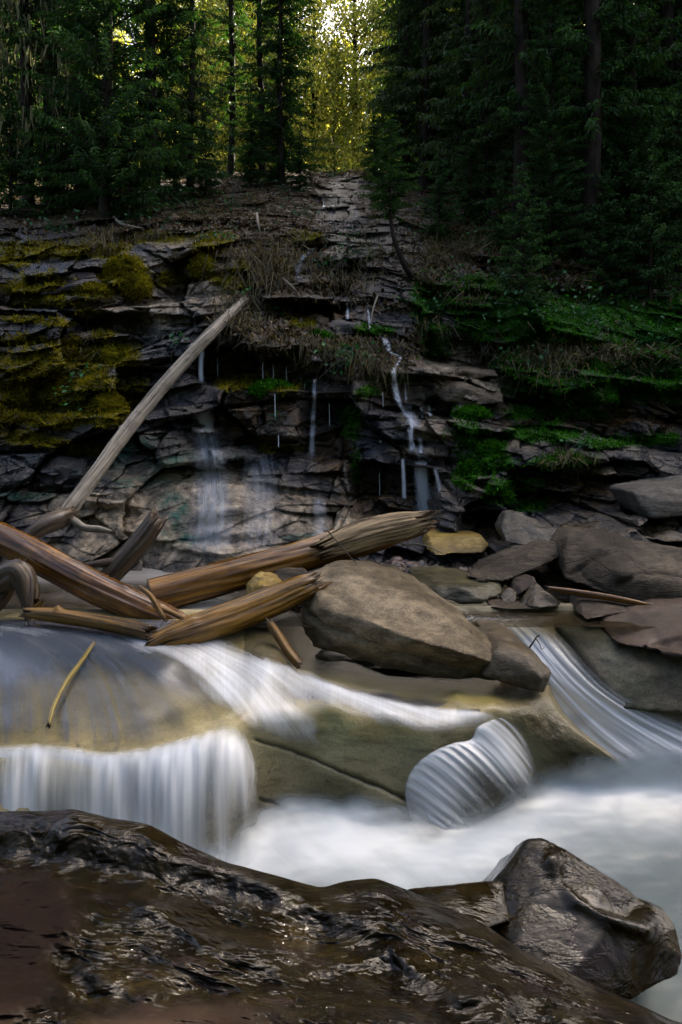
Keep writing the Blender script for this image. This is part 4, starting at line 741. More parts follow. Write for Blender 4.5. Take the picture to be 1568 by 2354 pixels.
# ================================================================== logs and driftwood
M_BARE = wood_mat('bleached_wood', (.15, .135, .105), (.25, .225, .18), (.06, .05, .035), (.55, .8), .7, .05)
M_WETW = wood_mat('wet_bark_wood', (.040, .016, .004), (.12, .050, .007), (.22, .105, .012), (.12, .3), .22, .3)
M_GOLD = wood_mat('golden_wet_wood', (.085, .043, .005), (.21, .108, .011), (.024, .011, .003), (.2, .4), .5, .2)
M_ROT = wood_mat('dark_rotten_wood', (.035, .024, .013), (.075, .05, .026), (.015, .011, .007), (.3, .6), 1., .3)
t1 = float(CD(565, 695))-.12
log('leaning_log', 'long bleached pole leaning from the stream up onto the mossy cliff', [(138,1200,7.4,.08),(165,1163,7.6,.084),(222,1086,8.0,.080),(275,1012,8.45,.088),(336,934,8.9,.088),(406,851,9.35,.086),(484,767,9.85,.084),(564,688,t1+.1,.066)], M_BARE, 180, 44, .075, 3, jag=(.05, .10), knots=[(k, a, .03, .018) for k, a in ((.12, 2.6), (.30, 2.2), (.36, .8), (.52, 1.4), (.63, 2.4), (.75, .6), (.85, 1.9), (.92, 2.6), (.45, 2.9), (.58, .4))])
log('root_stub', 'dark forked root end at the foot of the bleached leaning pole', [(50,1255,7.0,.06),(90,1215,7.1,.085),(130,1195,7.25,.095),(168,1180,7.45,.07)], M_ROT, 60, 36, .10, 5, jag=(.08, .1), cat='driftwood')
log('branch_stub', 'short grey crooked branch beside the foot of the leaning pole', [(165,1192,7.3,.04),(195,1212,7.25,.036),(230,1216,7.25,.034),(262,1224,7.2,.018)], M_BARE, 40, 24, .08, 6, cat='driftwood')
log('stump_log', 'stubby dark rotten log standing up at a slant behind the long wet log', [(235,1345,6.75,.10),(275,1300,6.8,.105),(320,1250,6.85,.105),(352,1205,6.9,.10),(362,1190,6.92,.09)], M_ROT, 80, 44, .10, 7, jag=(.08, .1))
log('wet_log', 'long wet brown log with bark stripped, sloping down from the left edge', [(-260,1130,6.6,.14),(-60,1210,6.5,.14),(60,1266,6.4,.14),(180,1330,6.25,.138),(300,1388,6.12,.13),(390,1425,6.02,.105),(445,1448,5.95,.06)], M_WETW, 170, 60, .075, 8, jag=(.04, .14), knots=((.78, 1.5, .05, .012), (.9, 1.2, .04, .01)))
log('broken_log', 'long golden brown log with a pale splintered upper end, lying behind the boulder', [(345,1372,6.35,.155),(450,1345,6.5,.155),(600,1305,6.7,.155),(720,1272,6.9,.155),(800,1248,7.05,.16),(880,1226,7.15,.15),(965,1202,7.3,.12)], wood_mat('golden_wet_bark', (.075, .034, .005), (.19, .090, .011), (.030, .013, .004), (.14, .34), .28, .25), 170, 60, .085, 9, jag=(.07, .16), ends=(0, 1))
log('splintered_wood', 'pale fibrous splintered wood at the top end of the long golden log', [(742,1262,6.8,.10),(800,1240,6.88,.135),(870,1218,6.98,.14),(930,1206,7.06,.13),(972,1196,7.12,.095)], wood_mat('pale_fibre', (.20, .145, .08), (.30, .23, .135), (.06, .04, .018), (.6, .85), 1.2, .05), 90, 60, .15, 11, jag=(.10, .16), cat='log')
log('broken_log', 'thick golden log with torn ends lying in front of the boulder', [(362,1480,5.38,.085),(400,1464,5.42,.10),(470,1440,5.55,.115),(560,1408,5.72,.12),(640,1376,5.88,.12),(700,1350,5.95,.105),(722,1340,5.98,.085)], M_GOLD, 150, 60, .11, 12, jag=(.07, .13), knots=((.2, 1.2, .05, .012),))
log('thin_log', 'thin golden log lying level at the edge of the smooth dark water', [(64,1408,5.72,.045),(130,1414,5.68,.058),(220,1428,5.58,.058),(290,1441,5.5,.060),(345,1454,5.42,.058)], M_GOLD, 90, 36, .09, 14, jag=(.08, .12), knots=((.24, 1.5, .03, .03),))
log('stick', 'stubby upright golden stick wedged below the thick golden log beside the boulder', [(618,1428,5.6,.032),(640,1462,5.55,.036),(665,1500,5.48,.038),(690,1530,5.42,.036)], M_GOLD, 50, 24, .12, 15, cat='stick')
log('stick', 'mossy yellow stick standing out of the smooth water on the left', [(u, v, float(BD(u, v))-.13, r) for u, v, r in ((112,1668,.014),(122,1630,.018),(150,1572,.018),(185,1522,.017),(217,1476,.013))], wood_mat('yellow_lichen_stick', (.05, .04, .03), (.30, .23, .02), (.16, .15, .14), (.35, .6), .5, .2), 50, 20, .12, 16, cat='stick')
log('driftwood', 'gnarled rotten stump lump at the left edge below the wet log', [(-40,1350,6.0,.10),(20,1325,6.0,.12),(45,1318,5.98,.11),(62,1350,5.95,.09),(70,1400,5.9,.06)], M_ROT, 70, 40, .16, 18, cat='driftwood')
log('driftwood', 'dark rotten snag behind the stump lump at the left edge', [(-60,1430,5.95,.07),(0,1370,6.05,.08),(40,1300,6.2,.06)], M_ROT, 50, 32, .15, 20, cat='driftwood')
log('stick', 'short golden stub propped on the left end of the thin level log', [(64,1412,5.9,.022),(92,1390,5.88,.026),(100,1378,5.86,.012)], M_GOLD, 30, 20, .12, 21, cat='stick')
log('stick', 'forked golden stick lying on the lower end of the long wet log, upper prong', [(320,1348,5.95,.016),(345,1368,5.9,.022),(372,1412,5.85,.022),(380,1425,5.84,.016)], M_GOLD, 40, 20, .10, 23, cat='stick')
log('stick', 'long golden stick pointing right from the lower end of the wet log', [(355,1392,5.92,.018),(395,1408,5.88,.024),(430,1425,5.85,.02),(448,1434,5.83,.008)], M_GOLD, 40, 20, .10, 24, cat='stick')
log('driftwood', 'black wet branch lying behind the long wet log beside the standing stump', [(178,1304,6.7,.03),(220,1296,6.7,.034),(258,1290,6.75,.04)], M_ROT, 40, 22, .12, 26, cat='driftwood')
log('branch', 'long dark branch lying under the large dark boulder on the right', [(1262,1352,6.35,.022),(1330,1362,6.3,.03),(1420,1376,6.2,.028),(1500,1392,6.1,.018)], M_WETW, 60, 22, .10, 27, cat='branch')
def twig(label, pts, r, mat, forks=(), seed=1):
    t = log('twig', label, [(*p, r*(1-.6*k/(len(pts)-1))) for k, p in enumerate(pts)], mat, 30, 8, .1, seed, jag=(.0, .0), cat='twig')
    for fpts in forks:
        a = log('twig_fork', None, [(*p, r*.6*(1-.6*k/(len(fpts)-1))) for k, p in enumerate(fpts)], mat, 20, 6, .1, seed+1, jag=(.0, .0), cat=None, parent=t); a.matrix_parent_inverse = Matrix.Translation(-Vector(t.location))
    return t
twig('dark bent twig with a forked tip sticking out over the white chute', [(1216,1490,5.5),(1226,1475,5.45),(1234,1463,5.4),(1241,1460,5.38)], .008, M_ROT, ([(1232,1468,5.42),(1240,1480,5.4),(1246,1492,5.4),(1252,1486,5.38)],), 31)
twig('pale dry twig lying on the gravel at the end of the golden log', [(925,1252,7.0),(960,1250,7.0),(990,1258,6.95),(1025,1275,6.9)], .009, M_BARE, ([(960,1250,7.0),(980,1246,7.0),(1000,1246,7.05)],), 33)
twig('thin dark twig crossing the front of the splintered log end', [(752,1218,6.6),(790,1262,6.55),(825,1302,6.5)], .007, M_ROT, ([(770,1240,6.58),(748,1250,6.6),(735,1255,6.6)],), 35)
twig('bleached dead branch lying on the mossy brow at the upper left', [(262,500,float(CD(262,505))-.3),(285,516,float(CD(285,516))-.3),(330,525,float(CD(330,525))-.3)], .035, M_BARE, ([(275,508,float(CD(275,508))-.3),(300,510,float(CD(300,510))-.25)],), 37)
twig('short pale dead stem standing on the upper ledges right of the mossy brow', [(590,490,float(CD(590,530))-.3),(594,515,float(CD(594,540))-.3),(600,545,float(CD(600,545))-.2)], .028, M_BARE, (), 39)
twig('thin pale root dangling across the root mat above the shelf', [(650,640,float(CD(650,650))-.3),(680,668,float(CD(680,668))-.35),(700,710,float(CD(700,700))-.4)], .02, M_BARE, ([(670,655,float(CD(670,655))-.3),(690,650,float(CD(690,655))-.3)],), 41)
twig('pale bent twig standing in the upper trickle', [(868,680,float(CD(868,690))-.2),(858,710,float(CD(858,720))-.2),(848,770,float(CD(848,770))-.1)], .018, M_BARE, (), 43)
# ================================================================== trees
M_BARK = rock_mat('spruce_bark', (.014, .010, .008), (.028, .02, .015), (.010, .010, .006), 5, 1., .7, .95, (1, 1, .35), .0, .5, 40, .03, .2, (0, 0, 0))
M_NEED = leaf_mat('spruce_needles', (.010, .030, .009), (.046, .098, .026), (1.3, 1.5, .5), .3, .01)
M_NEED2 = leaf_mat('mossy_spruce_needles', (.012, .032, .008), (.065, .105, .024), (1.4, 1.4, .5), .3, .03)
M_SUNLEAF = leaf_mat('autumn_leaves', (.11, .17, .02), (.46, .42, .085), (1.4, 1.3, .8), .55, .02)
M_LICH = leaf_mat('hanging_lichen', (.06, .06, .03), (.17, .16, .085), (1, 1, .8), .3, 0)
def trunk_mesh(H, r, seed, lean=0., limbs=(), n=40, m=14):
    z = np.linspace(-.5, H, n); rr = r*(1-z/H*.92)+r*.6*np.exp(-(z+.5)/.35)
    ph = RNG.uniform(0, 9); x = lean*(z/H)**2*H+.05*np.sin(z*.7+ph); y = .05*np.cos(z*.6+ph)
    th = np.linspace(0, 2*np.pi, m, endpoint=False)
    q = np.stack(np.broadcast_arrays(np.cos(th)*2, np.sin(th)*2, z[:, None]*.8), -1); R = rr[:, None]*(1+.22*fbm(q, 3, seed))
    V = np.stack(np.broadcast_arrays(x[:, None]+np.cos(th)*R, y[:, None]+np.sin(th)*R, z[:, None]), -1).reshape(-1, 3); F = gridF(n, m, True)
    Vs, Fs = [V], [F]; k = len(V)
    for a, b, w in limbs: # straight tapering limb
        d = b-a; s = np.cross(d, [0, 0, 1.]); s /= np.linalg.norm(s)+1e-9; u = np.cross(s, d); u /= np.linalg.norm(u)+1e-9
        c = np.array([s, -.5*s+.87*u, -.5*s-.87*u])*w; mid = (a+b)/2+np.array([0, 0, .06*np.linalg.norm(d)])
        L = np.concatenate([a+c, mid+c*.6, b+c*.12]); Vs.append(L)
        f = [[i*3+j, i*3+(j+1) % 3, i*3+3+(j+1) % 3, i*3+3+j] for i in (0, 1) for j in range(3)]; Fs.append(np.array(f)+k); k += 9
    return np.concatenate(Vs), np.concatenate(Fs)
def spruce_proto(H, R, z0, seed, dens=1., droop=.5, sparse=0., wh=.32, tw=.062, tl=.21):
    g = np.random.default_rng(seed); C, D, N_, L_, W_, T_, limbs = [], [], [], [], [], [], []
    z = z0
    while z < H*.985:
        for _ in range(max(3, int(g.normal(7, 1)*dens))):
            a = g.uniform(0, 2*np.pi); zz = z+g.uniform(-.16, .16)
            L = R*max(.06, 1-zz/H)**.72*g.uniform(.55, 1.12)*(.75+.25*min(1, (zz-z0+.4)/1.6))
            if g.random() < sparse: continue
            h = np.array([math.cos(a), math.sin(a), 0]); s = np.array([-h[1], h[0], 0]); st = g.uniform(.0, .25)
            r = np.arange(.12*L, L, tw); f = r/L; k = len(r)
            if not k: continue
            pz = zz+st*r-droop*.45*r*r/max(L, .4)+.12*L*f**3; ct = g.uniform(.15, .75)
            if L > .5: limbs.append((np.array([0, 0, zz]), h*L*.85+np.array([0, 0, pz[int(k*.84)]]), .012+.012*L))
            for sd in (-1, 1, 0, 2):
                jit = g.normal(size=(k, 3))*.16
                if sd == 2: d = np.tile(-np.array([0, 0, 1.]), (k, 1))+h*.25+jit*1.6
                else: d = h*(.55+.5*(sd == 0))+s*sd*g.uniform(.6, 1., (k, 1))+np.array([0, 0, -.30-droop*.35])+jit
                C.append(h*r[:, None]+np.stack([0*r, 0*r, pz], -1)+g.normal(size=(k, 3))*.025); D.append(d)
                N_.append(np.tile([0, 0, 1.], (k, 1))*(sd != 2)+s*(sd == 2)+g.normal(size=(k, 3))*.35)
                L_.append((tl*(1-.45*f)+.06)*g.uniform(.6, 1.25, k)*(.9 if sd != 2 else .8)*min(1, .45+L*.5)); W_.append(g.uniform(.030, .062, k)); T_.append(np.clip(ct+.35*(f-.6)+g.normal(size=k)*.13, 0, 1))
        z += wh*g.uniform(.8, 1.2)*(1 if z < H*.6 else 1.2)
    V, F = leaves(*[np.concatenate(x) for x in (C, D, N_, L_, W_)])
    cm = nmesh('crown', V, F, False, dict(tone=np.repeat(np.concatenate(T_), 4)))
    tv, tf = trunk_mesh(H, .0075*H+.015, seed, 0., limbs); return nmesh('trunk', tv, tf), cm
def broad_proto(H, R, seed, n=110, per=80, z0=.12, ls=.15):
    g = np.random.default_rng(seed); limbs = []; C, D, N_, L_, W_, T_ = [], [], [], [], [], []
    for _ in range(n):
        z = H*(z0+(1-z0)*g.random()**.8); rr = R*np.sin(np.pi*np.clip((z/H-z0+.12)/(1.12-z0), 0, 1))**.7*g.uniform(.2, 1.); a = g.uniform(0, 2*np.pi)
        c = np.array([rr*math.cos(a), rr*math.sin(a), z]); limbs.append((np.array([0, 0, max(.3, z-.7*rr-.3)]), c, .012+.012*rr)); k = int(per*g.uniform(.5, 1.4)); ct = g.uniform(.0, 1.)
        p = c+g.normal(size=(k, 3))*np.array([.34, .34, .55])*R*.36; C.append(p); D.append(g.normal(size=(k, 3))*.7+[0, 0, -.9]); N_.append(g.normal(size=(k, 3)))
        L_.append(g.uniform(.7, 1.4, k)*ls); W_.append(g.uniform(.5, .9, k)*ls*.8); T_.append(np.clip(ct*.6+g.normal(size=k)*.22+.15, 0, 1))
    V, F = leaves(*[np.concatenate(x) for x in (C, D, N_, L_, W_)]); tv, tf = trunk_mesh(H, .008*H+.02, seed, 0., limbs)
    return nmesh('trunk', tv, tf), nmesh('crown', V, F, False, dict(tone=np.repeat(np.concatenate(T_), 4)))
def tree(name, proto, mats, loc, label, group=None, cat='tree', s=1., rz=None, tilt=(0, 0), kids=()):
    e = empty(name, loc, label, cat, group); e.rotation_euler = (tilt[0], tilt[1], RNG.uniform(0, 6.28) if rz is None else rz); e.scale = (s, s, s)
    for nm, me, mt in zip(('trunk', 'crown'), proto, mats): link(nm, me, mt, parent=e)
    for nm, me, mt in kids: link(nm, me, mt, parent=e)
    return e
SPA = spruce_proto(17, 2.1, .35, 1, 1.1); SPB = spruce_proto(19, 2.0, 1.3, 2, 1., .8, .1); SPC = spruce_proto(16, 1.7, .9, 3, .9, 1., .15); SPD = spruce_proto(4.2, 1.15, .25, 4, 1., .4, 0, .22, .05, .17); SPE = spruce_proto(20, 1.6, 2.4, 5, .8, .9, .2)
FA = broad_proto(15, 2.6, 11, 150, 90); FB = broad_proto(12, 2.2, 12, 130, 90, .05); FC = broad_proto(18, 2.2, 13, 170, 80, .2)
def lichen_mesh(seed, n, R, z0, z1):
    g = np.random.default_rng(seed); a = g.uniform(0, 6.28, n); z = g.uniform(z0, z1, n); r = R*(1-z/18)**.7*g.uniform(.35, 1., n)
    p = np.stack([np.cos(a)*r, np.sin(a)*r, z-.12*r*r], -1); m = p+np.stack([g.normal(size=n)*.03, g.normal(size=n)*.03, -g.uniform(.1, .25, n)], -1); t = m+np.stack([g.normal(size=n)*.04, g.normal(size=n)*.04, -g.uniform(.1, .35, n)], -1)
    V, F = strips(p, m, t, g.uniform(.02, .06, n)); return nmesh('lichen', V, F, False, dict(tone=np.repeat(g.random(n), 6)))
LIC = lichen_mesh(5, 2600, 1.9, 1.2, 8)
def at(u, v, d=None):
    if d is None: return tuple(CP(u, v))
    x = (u-U0)/K*d; return (x, d, float(zhill(x, d)))
GR = 'dark spruces along the brow of the rock face'
NM, NM2 = (M_BARK, M_NEED), (M_BARK, M_NEED2)
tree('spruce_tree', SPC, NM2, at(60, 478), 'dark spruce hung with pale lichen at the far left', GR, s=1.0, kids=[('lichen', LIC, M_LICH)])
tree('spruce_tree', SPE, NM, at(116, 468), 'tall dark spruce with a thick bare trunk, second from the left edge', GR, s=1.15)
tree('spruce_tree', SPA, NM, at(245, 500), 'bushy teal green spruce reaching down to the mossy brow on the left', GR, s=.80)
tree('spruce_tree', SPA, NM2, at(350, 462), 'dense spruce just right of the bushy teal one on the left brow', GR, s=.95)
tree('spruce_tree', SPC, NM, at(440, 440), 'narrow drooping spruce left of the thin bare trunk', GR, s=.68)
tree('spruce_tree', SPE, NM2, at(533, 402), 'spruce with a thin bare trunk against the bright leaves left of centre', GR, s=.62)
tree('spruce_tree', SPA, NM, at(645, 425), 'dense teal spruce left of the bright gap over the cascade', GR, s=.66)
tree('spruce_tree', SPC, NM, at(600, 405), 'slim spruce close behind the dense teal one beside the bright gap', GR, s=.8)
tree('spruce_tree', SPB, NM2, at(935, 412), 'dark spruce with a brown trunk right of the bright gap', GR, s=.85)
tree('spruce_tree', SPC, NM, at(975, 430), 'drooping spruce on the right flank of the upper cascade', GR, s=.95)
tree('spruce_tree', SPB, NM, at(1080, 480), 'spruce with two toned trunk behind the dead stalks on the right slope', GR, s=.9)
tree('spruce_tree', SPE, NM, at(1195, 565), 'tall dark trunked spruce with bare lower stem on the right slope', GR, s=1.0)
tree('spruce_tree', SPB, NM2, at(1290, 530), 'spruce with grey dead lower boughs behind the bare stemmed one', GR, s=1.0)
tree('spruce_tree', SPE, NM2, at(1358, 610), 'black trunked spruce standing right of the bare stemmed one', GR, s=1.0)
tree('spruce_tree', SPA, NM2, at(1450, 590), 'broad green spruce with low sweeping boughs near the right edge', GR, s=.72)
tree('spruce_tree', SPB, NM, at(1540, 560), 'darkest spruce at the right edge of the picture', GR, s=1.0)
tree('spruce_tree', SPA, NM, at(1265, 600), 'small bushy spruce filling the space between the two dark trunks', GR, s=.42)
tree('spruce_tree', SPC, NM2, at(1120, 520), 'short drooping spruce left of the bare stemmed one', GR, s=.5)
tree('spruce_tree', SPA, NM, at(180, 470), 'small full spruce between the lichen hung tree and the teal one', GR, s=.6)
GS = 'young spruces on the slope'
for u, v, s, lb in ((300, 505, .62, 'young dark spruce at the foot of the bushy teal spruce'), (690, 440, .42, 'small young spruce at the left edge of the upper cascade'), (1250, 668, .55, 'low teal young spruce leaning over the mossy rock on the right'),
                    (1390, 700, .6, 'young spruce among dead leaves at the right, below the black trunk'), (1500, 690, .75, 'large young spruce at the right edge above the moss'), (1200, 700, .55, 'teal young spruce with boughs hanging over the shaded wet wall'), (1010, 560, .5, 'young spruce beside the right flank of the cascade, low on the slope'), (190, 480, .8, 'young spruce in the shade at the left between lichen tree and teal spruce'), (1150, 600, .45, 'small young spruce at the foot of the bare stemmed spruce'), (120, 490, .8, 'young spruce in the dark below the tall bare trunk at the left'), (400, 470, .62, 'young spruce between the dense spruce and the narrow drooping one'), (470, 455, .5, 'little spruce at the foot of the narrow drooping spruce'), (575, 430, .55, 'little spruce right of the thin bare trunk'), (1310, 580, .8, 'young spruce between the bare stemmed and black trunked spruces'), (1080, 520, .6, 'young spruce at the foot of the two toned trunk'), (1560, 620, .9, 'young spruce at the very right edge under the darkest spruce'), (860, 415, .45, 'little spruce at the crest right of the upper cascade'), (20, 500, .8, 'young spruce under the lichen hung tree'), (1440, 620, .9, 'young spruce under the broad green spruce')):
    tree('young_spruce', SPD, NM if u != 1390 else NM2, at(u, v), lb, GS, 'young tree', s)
# the slanting sapling on the cascade
e = empty('leaning_sapling', tuple(CP(955, 645)), 'young spruce with a slanting bare stem beside the cascade', 'young tree'); b = np.array(e.location)
lt = [(955,650,float(CD(955,650))),(930,610,float(CD(955,645))-.1),(905,545,float(CD(955,645))-.2),(897,480,float(CD(955,645))-.2),(898,400,float(CD(955,645))-.1),(903,330,float(CD(955,645)))]
w = log('trunk', None, [(u, v, d, .055-.008*k) for k, (u, v, d) in enumerate(lt)], M_BARK, 60, 12, .1, 3, jag=(0, 0), parent=e, cat=None); w.matrix_parent_inverse = Matrix.Translation(-Vector(b))
c = link('crown', SPD[1], M_NEED2, parent=e); c.location = Vector(P(898, 500, lt[3][2]))-Vector(b); c.scale = (.62, .62, .42)
# more of the forest behind
GB = 'spruces standing deeper in the forest'
k = 0
for u, d, s in ((-150,19,1),(20,21,1.1),(1020,23,1),(1120,24,1.1),(1230,22,1.1),(1330,24,1.2),(1430,22,1.1),(1520,23,1.2),(1620,20,1.1),(1180,27,1.1),(1380,28,1.1),(960,26,.9),(90,26,1.1),(-60,24,1.1),(1560,28,1.2),(930,23,1.),(1000,19.5,.9),(1060,21.5,1.),(1110,19.5,1.),(1160,23,1.1),(1230,19,1.),(1260,25,1.1),(1310,20.5,1.),(1400,19,.95),(1470,20,1.),(1570,20.5,1.1),(900,30,.9),(130,19.5,1.),(40,18.5,1.)):
    tree('spruce_tree', (SPB, SPA, SPC)[k % 3], NM if k % 2 else NM2, at(u, 0, d), 'dark spruce added behind the front row to block leaking sun', GB, s=s); k += 1
for u, d, s in ((1720,14,1.1),(1850,16,1.1),(1980,13,1.),(2100,17,1.15),(2250,14,1.1),(1800,19,1.2),(2000,20,1.2),(2400,17,1.1),(2550,13,1.),(2200,21,1.2),(2450,22,1.2),(1700,22,1.2),(1900,24,1.2),(2150,25,1.2)):  # unseen trees added to keep the sun off the stream and foreground
    x = (u-U0)/K*d; zz = float(CP(1800, 620)[2])-.3 if d < 18 else float(zhill(x, d))
    tree('spruce_tree', (SPB, SPA)[k % 2], NM, (x, d, zz-.3), 'unseen spruce added beyond the right edge to block the sun', 'unseen spruces added on the right for shade', s=s); k += 1
for x, y, s in ((8.4,15.,1.),(9.8,17.5,1.1),(7.4,18.2,1.),(10.6,14.5,1.),(6.2,20.5,1.)): tree('spruce_tree', SPA, NM, (x, y, float(zhill(x, y))-.3), 'dark spruce added behind the front row to block leaking sun', GB, s=s)  # added where sun leaked through onto the water
GN = 'unseen spruces added around the photographer for shade'  # unseen trees added to cut sky light over the foreground and sides
for k, (x, y, s) in enumerate(((-13,-3,1.1),(-10,-6,1.15),(-6.5,-7,1.),(-3,-8.5,1.1),(.5,-7.5,1.15),(4,-8.5,1.),(7.5,-7,1.15),(10.5,-4.5,1.1),(13,-1,1.),(-13,1.5,1.1),(-14,6,1.1),(12.5,4,1.1),(-9,-10,1.2),(-1.5,-11,1.2),(6,-11.5,1.2),(14,-7,1.2),(-4.4,.2,1.),(4.6,0,1.),(-2.2,-2.9,1.05),(1.9,-3.0,1.),(0,-4.2,1.1),(-6.9,4.6,1.),(7.4,3.6,1.))):
    tree('spruce_tree', (SPA, SPB)[k % 2], NM, (x, y, -.8), 'unseen spruce added on the near bank to shade the foreground', GN, s=s)
GF = 'sunlit yellow green trees beyond the brow'
g = np.random.default_rng(3)
for k in range(50):
    d = 27+34*(k/50)**.9; hw = .62*d; x = g.uniform(-hw, hw) if k > 16 else (-.22+.03*k)*d
    tree('sunlit_tree', (FA, FB, FC)[k % 3], (M_BARK, M_SUNLEAF), (x, d, float(zhill(x, d))-.2), 'sunlit yellow green tree glowing behind the dark spruces', GF, s=g.uniform(.8, 1.25))
link('far_wood', None if 0 else nmesh('far_wood', *leaves(*(lambda n: (np.stack([g.uniform(-60, 60, n), g.uniform(60, 74, n), g.uniform(24, 38, n)], -1), unit(n, g), unit(n, g), g.uniform(.5, 1.1, n), g.uniform(.4, .8, n)))(26000)), False, dict(tone=np.repeat(g.random(26000), 4))), M_SUNLEAF, 'mass of sunlit woodland on the far slope', 'woodland', kind='stuff')

# ================================================================== moss, plants, dead grass, leaf litter
def surf(ua, va, lift=0.):
    p = CP(ua, va, lift); e = 6.
    a = CP(ua+e, va)-CP(ua-e, va); b = CP(ua, va-e)-CP(ua, va+e); n = np.cross(a, b); n /= np.linalg.norm(n, axis=-1, keepdims=True)+1e-9
    return p, n
M_MOSSB = leaf_mat('moss_shoots', (.03, .03, .003), (.25, .20, .014), (1.3, 1.3, .4), .25, 0); M_MOSSG = leaf_mat('green_moss_shoots', (.008, .03, .003), (.05, .17, .012), (1.2, 1.4, .4), .25, 0)
def moss():
    g = np.random.default_rng(9); n = 150000; u = g.uniform(-60, 1620, n); v = g.uniform(520, 1180, n)
    w = CD(u, v, CA['moss']); gr = CD(u, v, CA['green']); keep = g.random(n) < np.clip(w, 0, 1)*1.0; u, v, gr = u[keep], v[keep], gr[keep]
    for nm, sel, mt, lb in (('moss', gr < .5, M_MOSSB, 'olive brown moss carpeting the ledges'), ('moss', gr >= .5, M_MOSSG, 'bright green moss carpeting the wet stone on the right')):
        p, nn = surf(u[sel], v[sel]); m = len(p); L = g.uniform(.03, .085, m)
        d = nn*.7+np.array([0, -.35, .25])+g.normal(size=(m, 3))*.45; tone = np.clip(.45+.9*fbm(p*4, 3, 5)+g.normal(size=m)*.18, 0, 1)
        V, F = leaves(p, d, unit(m, g), L, L*.32); link(nm, nmesh(nm, V, F, False, dict(tone=np.repeat(tone, 4))), mt, lb, 'moss', kind='stuff')
moss()
def cushion(u, v, w, h, mat, label):
    g = np.random.default_rng(int(u)); p, nn = surf(np.array(float(u)), np.array(float(v))); d = float(p[1]); a, b = w/K*d, h/K*d
    th, ph = np.meshgrid(np.linspace(0, 2*np.pi, 50, endpoint=False), np.linspace(.02, np.pi-.02, 26)); S = np.stack([np.sin(ph)*np.cos(th), np.sin(ph)*np.sin(th)*.75, np.cos(ph)], -1)
    lum = 1+.30*fbm(S*3.2+u, 3, 3)+.12*np.abs(noise(S*7+u, 4)); W = p+S*np.array([a, min(a, b)*1.0+.10, b])*lum[..., None]; W[..., 2] -= .25*np.abs(S[..., 0])**2*b
    n = 1500; i = g.integers(0, W.shape[0], n); j = g.integers(0, 50, n); q = W[i, j]; L = g.uniform(.03, .075, n)
    V, F = leaves(q, S[i, j]+np.array([0, 0, -.1])+g.normal(size=(n, 3))*.5, unit(n, g), L, L*.32); tb = np.clip(.28+.8*fbm(W*5, 3, 5), 0, 1).reshape(-1); tl = np.clip(.5+.9*fbm(q*5, 3, 5)+g.normal(size=n)*.15, 0, 1)
    base = gridF(26, 50, True)[:, ::-1]
    link('moss_cushion', nmesh('moss_cushion', np.concatenate([W.reshape(-1, 3), V]), np.concatenate([base, F+W.size//3]), True, dict(tone=np.concatenate([tb, np.repeat(tl, 4)]))), mat, label, 'moss cushion', 'moss cushions on the rock face')
for a in ((286,615,42,24,M_MOSSB,'large golden moss cushion bulging from the upper left cliff'),(315,655,32,28,M_MOSSB,'hanging moss lump below the large golden cushion on the cliff'),(212,668,36,14,M_MOSSB,'flat olive moss cushion beside the dark jutting slate slabs'),(262,822,52,24,M_MOSSB,'domed moss cushion on the left cliff beside the leaning pole'),
          (250,935,40,26,M_MOSSB,'dark mossy lump under the leaves left of the leaning pole'),(466,612,28,22,M_MOSSB,'moss cushion between slate blocks above the top of the pole'),(478,575,32,18,M_MOSSB,'greenish moss cushion under the grassy brow above the pole'),(625,893,48,15,M_MOSSG,'moss cushion on top of the brown block under the shelf'),(732,775,30,10,M_MOSSG,'bright green moss cushion on the shelf in the middle'),
          (818,950,20,15,M_MOSSG,'small round moss cushion left of the cascade'),(1085,950,36,12,M_MOSSG,'low green moss cushion right of the cascade'),(1198,953,42,13,M_MOSSG,'smooth bright green moss cushion on the right bank'),(1096,1008,38,20,M_MOSSG,'yellow green moss cushion on the rock right of the cascade'),(1128,1034,26,16,M_MOSSG,'moss cushion overhanging the small hollow on the right'),(1078,1085,24,20,M_MOSSG,'moss cushion low beside the dark hollow of the cascade'),(1150,1140,28,18,M_MOSSG,'lowest bright moss cushion above the knobbly wet rock')): cushion(*a)
M_GREEN = leaf_mat('herb_leaves', (.008, .04, .012), (.035, .14, .035), (1.2, 1.5, .5), .3, .02)
def herb(u, v, n, r, label, group, s=.075):
    g = np.random.default_rng(int(u*7+v)); p, nn = surf(np.array(float(u)), np.array(float(v)), .05)
    c = p+g.normal(size=(n, 3))*np.array([r, r*.5, r*.6])+np.array([0, -.06, 0]); L = g.uniform(.6, 1.3, n)*s
    V, F = leaves(c, g.normal(size=(n, 3))+[0, -.4, 0], np.array([0, -.7, .7])+g.normal(size=(n, 3))*.4, L, L*.7)
    a = c-np.array([0, 0, 0]); V2, F2 = strips(np.tile(p+nn*-.03, (n, 1)), (p+c)/2+g.normal(size=(n, 3))*.02, c, .008)
    o = empty('leafy_plant', tuple(p), label, 'plant', group); 
    for nm, VV, FF, t in (('leaves', V, F, np.repeat(g.random(n), 4)), ('stems', V2, F2, np.repeat(g.random(n)*.3, 6))): link(nm, nmesh(nm, VV-p, FF, False, dict(tone=t)), M_GREEN, parent=o)
GH = 'small green leafy plants on the rock face'
